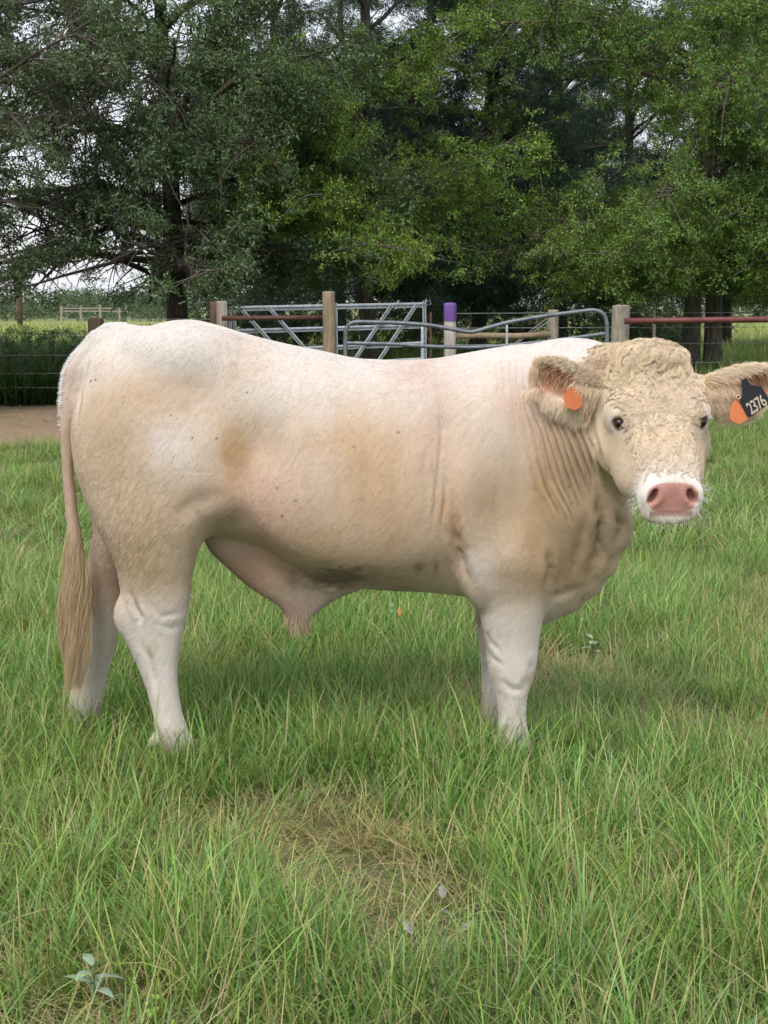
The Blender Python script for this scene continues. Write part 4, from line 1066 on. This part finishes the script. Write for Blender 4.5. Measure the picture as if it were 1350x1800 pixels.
def post_mesh(u0, u1, vtop, d, seed, sink=.3, zfrom=None, zto=None, taper=.04):
    r = np.random.default_rng(seed); a = at(u0, vtop, dY(d)); b = at(u1, vtop, dY(d)); cx = (a[0] + b[0]) / 2; R = (b[0] - a[0]) / 2; top = a[2] if zto is None else zto
    z0 = -sink if zfrom is None else zfrom; zs = np.concatenate([np.linspace(z0, top - .02, 9), [top, top + .004]]); ang = np.linspace(0, 2 * np.pi, 16, endpoint=False); V = []; F = []
    ph = r.uniform(0, 6.28, 3); lean = r.normal(0, .012, 2)
    for i, z in enumerate(zs):
        k = (1 + taper * (1 - (z + .3) / 1.8)) * (1 if i < 9 else (.93 if i == 9 else .55))
        rr = R * k * (1 + .05 * np.sin(2 * ang + ph[0]) + .035 * np.sin(5 * ang + ph[1] + z) + .02 * np.sin(9 * ang + ph[2] + 2 * z))
        V.append(np.stack([cx + lean[0] * (z - top) + rr * np.cos(ang), dY(d) + lean[1] * (z - top) + rr * np.sin(ang), np.full(16, z) + (.006 * np.sin(ang * 2 + ph[0]) if i >= 9 else 0)], 1))
    V = np.concatenate(V)
    for i in range(len(zs) - 1):
        for j in range(16): F.append((i * 16 + j, i * 16 + (j + 1) % 16, (i + 1) * 16 + (j + 1) % 16, (i + 1) * 16 + j))
    F.append(tuple((len(zs) - 1) * 16 + j for j in range(16)))
    m = MB(); m.v = [V]; m.f = F; m.n = len(V); return m, cx, top
def post(label, mat, *a, group=None, **kw):
    m, cx, top = post_mesh(*a, **kw); o = m.build('fence_post', mat, None, True); tag(o, label, 'post', group); return o
post('tan round wooden post rising between the two halves of the silver gate', W_TAN, 566, 588.5, 513, 20.3, 1)
post('weathered pale wooden post holding the left end of the rusty pipe', W_GREY, 380, 399, 530, 20.8, 2)
post('dark wooden post standing right beside the pale one at the rusty pipe', W_BROWN, 369, 383, 531, 21.3, 3)
post('thick round grey post at the end of the red pipe rail', W_GREY, 1076, 1108, 537, 18.2, 4)
post('short dark brown post of the wire fence by the dirt strip', W_BROWN, 154, 182, 560, 22, 5)
post('grey post at the end of the wooden rail', W_GREY, 963, 982, 545, 24, 6)
pp = empty('fence_post', (0, 0, 0)); tag(pp, 'pale wooden post with its top painted purple', 'post')
ztop = at(790, 533, dY(22))[2]; zp = at(790, 564, dY(22))[2]
post_mesh(780, 802, 533, 22, 7, zto=zp)[0].build('pale_shaft', W_PALE, pp, True); post_mesh(779.5, 802.5, 533, 22, 7, zfrom=zp - .004)[0].build('purple_top', PURPLE, pp, True)
post('round grey post at the far end of the red pipe rail', W_GREY, 1622, 1654, 536, 18.2, 9)
# rails
def rail(name, label, cat, pts, d, rpx, mat, seg=12):
    P = np.array([at(u, v, dY(d_)) for (u, v), d_ in zip(pts, np.broadcast_to(d, len(pts)))]); m = MB(); m.tube(P, rpx / FPX * np.mean(d), seg); return tag(m.build(name, mat, None, True), label, cat)
rail('pipe_rail', 'thin rusty pipe rail crossing in front of the silver gate', 'rail', [(390, 559.5), (480, 559), (568, 558.5)], 20.6, 4.2, RUST)
rail('pipe_rail', 'red brown pipe rail running past the twin trunked elm', 'rail', [(1098, 564.5), (1220, 563), (1350, 561.5), (1640, 559)], 18.0, 5.3, RED)
lp = [(800, 591), (850, 590), (905, 591), (968, 588)]; rail('wooden_rail', 'weathered pale wooden rail between the purple topped post and grey post', 'rail', lp, 23.2, 5.6, W_TAN, 10)
# silver panel gate
pg = empty('panel_gate', (0, 0, 0)); tag(pg, 'silver galvanised panel gate with diagonal braces', 'gate'); DG = 23.5
def gp(u, v, off=0): return at(u, v, dY(DG + off))
def gbar(name, p, q, wpx, dep=.05, mat=GALV, off=0):
    m = MB(); w = wpx / FPX * DG; m.bar(gp(*p, off), gp(*q, off), w, dep); o = m.build(name, mat, pg, bevel=.004)
    r2 = MB(); c = np.array([0, -.006 - dep / 2, 0]); r2.bar(gp(*p, off) + c, gp(*q, off) + c, w * .34, .012); r2.build('ridge', GALV_D, o)
for (l, r_, w) in (((403, 543), (749, 536), 9), ((403, 583), (749, 573), 8), ((403, 619), (749, 604), 8), ((403, 652), (749, 632), 8), ((403, 686), (749, 662), 8)): gbar('rail', l, r_, w)
gbar('upright', (405.5, 538), (405.5, 694), 5, .056, off=-.004); gbar('upright', (413, 538), (413, 692), 5, .056, off=-.004); gbar('upright', (590.5, 533), (592, 676), 5, .056, off=-.004); gbar('upright', (745.5, 529), (747.5, 668), 6.5, .056, off=-.004)
for p, q in (((421, 540), (520, 650)), ((472, 540), (560, 640)), ((689, 536), (618, 640)), ((733, 534), (655, 650))): gbar('brace', p, q, 6.5, .04, off=-.07)
# bent tube gate
tg = empty('tube_gate', (0, 0, 0)); tag(tg, 'bent grey tube gate sagging in the middle beside the purple topped post', 'gate'); DT = 21.3
def smooth_path(pts, n=60):
    pts = np.array(pts, float); s = np.concatenate([[0], np.cumsum(np.linalg.norm(np.diff(pts, axis=0), axis=1))]); t = np.linspace(0, s[-1], n); return np.stack([pchip(s, pts[:, 0], t) if (np.diff(pts[:, 0]) > 0).all() else np.interp(t, s, pts[:, 0]), np.interp(t, s, pts[:, 1])], 1)
def tpipe(name, pts, rpx=3.9, mat=GALV_D, n=60):
    q = smooth_path(pts, n); k = np.ones(5) / 5; q2 = q.copy()
    for c in (0, 1): q2[2:-2, c] = np.convolve(q[:, c], k, 'valid')
    m = MB(); m.tube(np.array([at(u, v, dY(DT)) for u, v in q2]), rpx / FPX * DT, 10); return m.build(name, mat, tg, True)
tpipe('frame_tube', [(607, 690), (607, 600), (607, 580), (610, 570), (617, 566), (640, 566), (700, 567.5), (750, 571), (790, 577.5), (825, 584.5), (834, 584), (850, 578), (900, 565), (960, 555), (1045, 544.5), (1058, 547), (1064, 554), (1067, 566), (1067, 690)], n=130)
tpipe('cross_tube', [(607, 603), (700, 605), (750, 609), (830, 611), (900, 607), (980, 598), (1067, 586)], 3.6)
tpipe('cross_tube', [(607, 640), (700, 643), (830, 650), (980, 638), (1067, 628)], 3.6); tpipe('cross_tube', [(607, 686), (830, 690), (1067, 684)], 3.6)
for u, a, b in ((742, 572, 688), (891, 568, 688)): tpipe('stay', [(u, a), (u, (a + b) / 2), (u, b)], 2.2, GALV, 12)
# wire fences: posts of steel and strands
def strand(parent, pts, d, r=.0035, barbs=True, seed=0):
    P = np.array([at(u, v, dY(dd)) for (u, v), dd in zip(pts, np.broadcast_to(d, len(pts)))]); n = 40; s = np.linspace(0, 1, len(P)); t = np.linspace(0, 1, n); Q = np.stack([np.interp(t, s, P[:, k]) for k in range(3)], 1)
    m = MB(); m.tube(Q, r, 5)
    o = m.build('wire_strand', WIRE, parent)
    if barbs:
        L = np.linalg.norm(P[-1] - P[0]); b = MB()
        for x in np.arange(.06, L, .125):
            c = P[0] + (P[-1] - P[0]) * x / L; Qz = np.interp(x / L, t, Q[:, 2]); c[2] = Qz; b.tube([c + (-.004, .0, -.015), c + (.004, 0, .015)], .0022, 4); b.tube([c + (.012, -.008, .004), c + (-.012, .008, -.004)], .0022, 4)
        b.build('barbs', WIRE, o)['kind'] = 'stuff'
wl = empty('wire_fence', (0, 0, 0)); tag(wl, 'wire fence in front of dark weeds along the dirt strip', 'fence')
for v0, v1 in ((556, 561), (590, 590), (625, 624), (657, 656), (682, 681)): strand(wl, [(-420, v0 - 2), (-60, v0), (168, v1), (383, v1)], 22, .003, v0 < 600)
wr = empty('wire_fence', (0, 0, 0)); tag(wr, 'barbed wire fence behind the red pipe rail and bent gate', 'fence')
for v0, v1 in ((551, 549), (577, 574), (606, 602), (640, 636)): strand(wr, [(802, v0), (972, v0 - 1), (1150, (v0 + v1) / 2), (1400, v1), (1750, v1)], 24.3, .004, True)
for u, vt in ((1150, 545), (1420, 544)): MB().bar(at(u, 700, dY(24.2)) * np.array([1, 1, 0]) + (0, 0, -.3), at(u, vt, dY(24.2)), .045, .03).build('steel_post', W_GREY, wr)
for p, q in (((905, 603), (966, 556)), ((905, 606), (968, 562))): MB().tube([at(*p, dY(23.8)), at(*q, dY(23.8))], .006, 5).build('brace_wire', WIRE, wr)
o = MB().bar(at(757, 700, dY(22.4)) * np.array([1, 1, 0]) + (0, 0, -.3), at(757, 549, dY(22.4)), .032, .03).build('steel_stake', RUST); tag(o, 'thin rusty steel stake between silver gate and purple topped post', 'stake')
# far away: pole, white rail fence
o = MB().tube([at(35, 575, dY(85)) * np.array([1, 1, 0]), at(34, 520, dY(85)), at(33, 488, dY(85))], [.16, .15, .13], 8).build('utility_pole', W_BROWN, None, True); tag(o, 'brown wooden pole far off in the open field', 'pole')
wf = empty('rail_fence', (0, 0, 0)); tag(wf, 'far white rail fence across the open field', 'fence')
for v in (542, 547): MB().bar(at(105, v, dY(110)), at(215, v, dY(110)), .09, .05).build('rail', W_GREY, wf)
for u in range(108, 216, 34): MB().bar(at(u, 560, dY(110)) * np.array([1, 1, 0]), at(u, 538 - (u % 3), dY(110)), .14, .1).build('picket', W_GREY, wf)
# ---------------------------------------------------------------- grass
def blade_mat():
    m = NT('blade'); m.set(Roughness=.45); m.b.inputs['Specular IOR Level'].default_value = .35
    a = m.n('Attribute', attribute_name='leaf'); b = m.n('Attribute', attribute_name='tint', attribute_type='INSTANCER')
    c = m.mixc(1.0, a.outputs['Color'], b.outputs['Color'], 'MULTIPLY'); m.l(c, m.b.inputs['Base Color'])
    tr = m.n('BsdfTranslucent'); c2 = m.mixc(1.0, c, (1.1, 1.2, .75), 'MULTIPLY'); m.l(c2, tr.inputs['Color'])
    mx = m.n('MixShader'); mx.inputs[0].default_value = .35; m.l(m.b.outputs[0], mx.inputs[1]); m.l(tr.outputs[0], mx.inputs[2]); m.l(mx.outputs[0], m.out.inputs[0])
    return m.m
BLADE = blade_mat()
def tuft(seed, n, hmin, hmax, width, radius, lean, curve, pal, straw=.12, segs=5):
    r = np.random.default_rng(seed); V = []; F = []; C = []
    for i in range(n):
        a = r.uniform(0, 6.283); q = radius * math.sqrt(r.random()); b = np.array([q * math.cos(a), q * math.sin(a), -.01]); az = a + r.normal(0, .9)
        L = r.uniform(hmin, hmax) * (1 if r.random() > .25 else .55); tilt = abs(r.normal(lean, .22)); cv = curve * r.uniform(.3, 1.5); w = width * r.uniform(.6, 1.25)
        side = np.array([-math.sin(az), math.cos(az), 0]); tw = r.uniform(-.5, .5)
        kind = r.random(); c = np.array(pal[r.integers(len(pal))]) * r.uniform(.7, 1.3)
        if kind < straw: c = np.array([.46, .37, .20]) * r.uniform(.6, 1.3); w *= .75
        p = b.copy(); th = tilt; base = len(V)
        for k in range(segs + 1):
            f = k / segs; ww = w * (1 - f ** 2.2) * (.75 + .5 * min(1, f * 3)) * .5
            sd = side * math.cos(tw * f) + np.array([0, 0, 1]) * math.sin(tw * f) * .5
            cc = c * (.62 + .45 * f)  # blade colour runs from darker at the root to lighter at the tip
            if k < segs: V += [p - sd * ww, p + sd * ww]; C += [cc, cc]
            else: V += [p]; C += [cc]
            th = tilt + cv * (f ** 1.3); p = p + np.array([math.cos(az) * math.sin(th), math.sin(az) * math.sin(th), math.cos(th)]) * L / segs
        for k in range(segs - 1):
            j = base + 2 * k; F += [(j, j + 1, j + 3), (j, j + 3, j + 2)]
        j = base + 2 * (segs - 1); F += [(j, j + 1, j + 2)]
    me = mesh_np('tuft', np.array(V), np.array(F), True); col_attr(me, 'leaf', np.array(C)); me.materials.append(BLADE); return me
G1 = [(.165, .285, .060), (.19, .32, .075), (.13, .235, .050), (.26, .35, .11), (.17, .29, .11), (.25, .30, .075)]
STR = [(.48, .38, .24), (.38, .29, .18), (.54, .46, .32), (.32, .24, .17)]
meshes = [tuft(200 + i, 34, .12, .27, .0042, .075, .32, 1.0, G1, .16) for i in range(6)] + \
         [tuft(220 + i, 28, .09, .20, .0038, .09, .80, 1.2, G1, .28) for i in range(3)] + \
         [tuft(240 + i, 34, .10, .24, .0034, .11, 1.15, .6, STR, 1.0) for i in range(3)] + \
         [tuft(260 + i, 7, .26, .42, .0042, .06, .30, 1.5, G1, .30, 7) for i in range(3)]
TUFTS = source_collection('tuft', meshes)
def grass_zone(name, d0, d1, n, smin, smax, tall=.08, seed=1, side=.8, wide=1.0):
    r = np.random.default_rng(seed); d = np.sqrt(r.uniform(d0 ** 2, d1 ** 2, n)); x = r.uniform(-1, 1, n) * (.25 * d + side); y = d - CAM_D
    P = np.stack([x, y, 0 * x], 1); straw = fbm(P, .9, 61); patch = fbm(P, 2.2, 62); hgt = fbm(P, 1.1, 64)
    def near_(u, v, rad): c = on_ground(u, v); return np.exp(-((x - c[0]) ** 2 + ((y - c[1]) * .7) ** 2) / rad ** 2)
    dry = smoothstep(.05, .7, straw + .6 * patch) * .6 + .06 + .95 * near_(560, 1480, .27) + .7 * near_(620, 1560, .2) + .6 * near_(780, 1660, .18) + .5 * near_(80, 1780, .25) + .4 * near_(1150, 1520, .2) + .3 * near_(330, 1450, .2)
    dirt = (x < -2.6 + .8 * patch) & (y + 1.2 * straw > 10.6) & (y + 1.2 * straw < 17.6)
    k = r.random(n); idx = r.integers(0, 6, n); idx = np.where(k < .42, r.integers(6, 9, n), idx); idx = np.where(r.random(n) < dry, r.integers(9, 12, n), idx); idx = np.where(r.random(n) < tall * (1 - np.clip(dry, 0, 1)), r.integers(12, 15, n), idx)
    idx = np.where(dirt, r.integers(9, 12, n), idx); keep = ~(dirt & (r.random(n) < .90)) & ~((r.random(n) < .45 * np.clip(dry, 0, 1)) & (idx < 9))
    # legs stand in the grass
    s = r.uniform(smin, smax, n) * np.interp(d, [5.5, 9, 13, 20], [1, .8, .55, .5]) * (1 + .35 * hgt) * (1 - .35 * np.clip(dry, 0, 1)); g = 1 + .22 * fbm(P, .6, 65)
    tint = np.stack([(1 + .25 * patch) * g, g, (1 + .25 * straw) * g], 1) * r.uniform(.9, 1.4, n)[:, None] * np.array([.93, 1.0, .95])
    z = ground_z(x, y); rot = np.stack([r.normal(0, .12, n), r.normal(0, .12, n), r.uniform(0, 6.283, n)], 1)
    sc = np.stack([s * wide, s * wide, s], 1)
    o = scatter(name, np.stack([x, y, z], 1)[keep], rot[keep], sc[keep], idx[keep], tint[keep], TUFTS)
    return o
tag(grass_zone('grass', 2.3, 8.5, 15500, .75, 1.15, .10, 1, 1.6), 'long green pasture grass with straw patches around the bull', 'grass')
tag(grass_zone('grass', 8.5, 22.5, 23000, .9, 1.35, .05, 2, 6.0, 1.6), 'shorter green pasture behind the bull up to the fences', 'grass')
# rank weeds behind the fences
def weeds(name, u0, u1, d0, d1, n, smin, smax, tint, seed, label):
    r = np.random.default_rng(seed); d = r.uniform(d0, d1, n); u = r.uniform(u0, u1, n); x = (u - 675) / FPX * d; y = d - CAM_D; P = np.stack([x, y, 0 * x], 1)
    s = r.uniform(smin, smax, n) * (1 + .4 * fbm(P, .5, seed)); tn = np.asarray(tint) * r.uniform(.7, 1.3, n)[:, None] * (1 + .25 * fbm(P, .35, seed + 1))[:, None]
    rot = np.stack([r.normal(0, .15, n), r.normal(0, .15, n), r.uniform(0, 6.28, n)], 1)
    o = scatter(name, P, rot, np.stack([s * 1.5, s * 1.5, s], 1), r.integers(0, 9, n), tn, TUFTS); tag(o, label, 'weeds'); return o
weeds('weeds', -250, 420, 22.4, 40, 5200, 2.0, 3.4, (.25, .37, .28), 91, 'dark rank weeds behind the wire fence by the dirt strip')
r = np.random.default_rng(19); n = 900; d = r.uniform(23, 32, n); u = r.uniform(-200, 330, n); h = r.uniform(.25, 1.0, n)
o = scatter('weed_tops', np.stack([(u - 675) / FPX * d, d - CAM_D, h], 1), np.stack([r.normal(0, .5, n), r.normal(0, .5, n), r.uniform(0, 6.28, n)], 1), np.repeat(r.uniform(.35, .7, n)[:, None], 3, 1), r.integers(0, 7, n), np.array([.62, .80, .70]) * r.uniform(.6, 1.4, n)[:, None], CLUST['oak'])
tag(o, 'leafy tops of the dark weeds behind the wire fence', 'weeds')
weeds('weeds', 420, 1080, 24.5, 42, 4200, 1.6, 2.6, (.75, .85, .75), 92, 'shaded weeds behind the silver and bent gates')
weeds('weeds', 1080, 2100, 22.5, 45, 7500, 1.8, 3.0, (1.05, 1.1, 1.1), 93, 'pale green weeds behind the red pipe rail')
weeds('field_grass', -900, 2200, 45, 110, 6000, 2.2, 3.4, (1.6, 1.4, 1.5), 94, 'pale hay field beyond the trees')
# a fallen orange leaf, a broad leaved weed, a sedge with round green heads, grey dead leaves
def leaf_shape(c, L, W, az, tilt, curl, mat, name, parent=None):
    n = 7; V = []; F = []
    for k in range(n):
        f = k / (n - 1); w = W * math.sin(math.pi * min(1, .06 + f * .94)) ** .8 * .5; zz = curl * f * f * L; y = f * L
        V += [(-w, y, zz + w * .35), (0, y, zz), (w, y, zz + w * .35)]
    for k in range(n - 1):
        for j in (0, 1): a = k * 3 + j; F.append((a, a + 1, a + 4, a + 3))
    V = np.array(V); ca, sa = math.cos(tilt), math.sin(tilt); V = V @ np.array([[1, 0, 0], [0, ca, sa], [0, -sa, ca]]); cz, sz = math.cos(az), math.sin(az); V = V @ np.array([[cz, sz, 0], [-sz, cz, 0], [0, 0, 1]])
    m = MB(); m.add(V + np.asarray(c), F); o = m.build(name, mat, parent, True); s = o.modifiers.new('thick', 'SOLIDIFY'); s.thickness = .0006; return o
def plain_leaf(name, a, b, rough=.6):
    m = NT(name).set(Roughness=rough); n = m.noise(m.coord('Object'), 40, 4); m.l(m.ramp(n, [(.3, a), (.7, b)]), m.b.inputs['Base Color']); return m.m
M_OR = plain_leaf('orange_leaf', (.55, .20, .05), (.75, .36, .12)); M_SILV = plain_leaf('silver_leaf', (.16, .24, .15), (.28, .36, .25)); M_GREY = plain_leaf('dead_leaf', (.17, .15, .13), (.34, .31, .28)); M_BUD = plain_leaf('green_bud', (.16, .26, .04), (.26, .38, .08)); M_STEM = plain_leaf('green_stem', (.09, .17, .04), (.13, .22, .06))
p = on_ground(703, 1165); p[0] = at(703, 1084, p[1])[0]; p[2] = at(703, 1084, p[1])[2]; tag(leaf_shape(p, .036, .018, .4, 1.2, .2, M_OR, 'fallen_leaf'), 'orange fallen leaf caught in the grass under the belly', 'leaf')
def broad_weed(u, v, label, n=6, L=.075):
    b = on_ground(u, v); t = empty('broadleaf_weed', (0, 0, 0)); tag(t, label, 'weed'); r = np.random.default_rng(int(u)); MB().tube([b + (0, 0, -.01), b + (.004, 0, .05), b + (0, .003, .11)], [.0025, .002, .0015], 6).build('stem', M_STEM, t, True)
    for k in range(n): leaf_shape(b + (0, 0, .11 - .013 * k), L * r.uniform(.75, 1.1), .022, k * 2.4 + .5, r.uniform(-.1, .5), -.3, M_SILV, 'leaf', t)
broad_weed(165, 1790, 'small broad leaved silvery green weed beside the round headed sedge'); broad_weed(1040, 1170, 'small silvery green weed in the grass beside the brisket', 5, .05); broad_weed(690, 1110, 'small silvery weed in the grass behind the orange fallen leaf', 6, .045)
b = on_ground(265, 1830); t = empty('sedge', (0, 0, 0)); tag(t, 'sedge with a cluster of round green seed heads', 'plant'); MB().tube([b + (0, 0, -.02), b + (.003, 0, .09), at(265, 1768, b[1])], [.0028, .0022, .0016], 6).build('stem', M_STEM, t, True)
r = np.random.default_rng(4)
for k in range(9):
    bm = bmesh.new(); bmesh.ops.create_icosphere(bm, subdivisions=2, radius=.0055 * r.uniform(.8, 1.2)); me = bpy.data.meshes.new('seed_head'); bm.to_mesh(me); bm.free(); me.polygons.foreach_set('use_smooth', np.ones(len(me.polygons), dtype=bool))
    o = link('seed_head', me, M_BUD, t); o.location = at(265 + r.uniform(-13, 13), 1765 + r.uniform(-16, 16), b[1]) + np.array([0, r.uniform(-.012, .012), 0])
for k, (u, v) in enumerate(((778, 1590), (800, 1622), (835, 1612), (805, 1650), (725, 1655), (850, 1640))):
    c = on_ground(u, v + 14); c[2] += .035; tag(leaf_shape(c, .040, .020, k * 1.7, .15, .4, M_GREY, 'dead_leaf'), 'grey dead leaf lying in the thin straw patch', 'leaf', 'grey dead leaves in the straw')
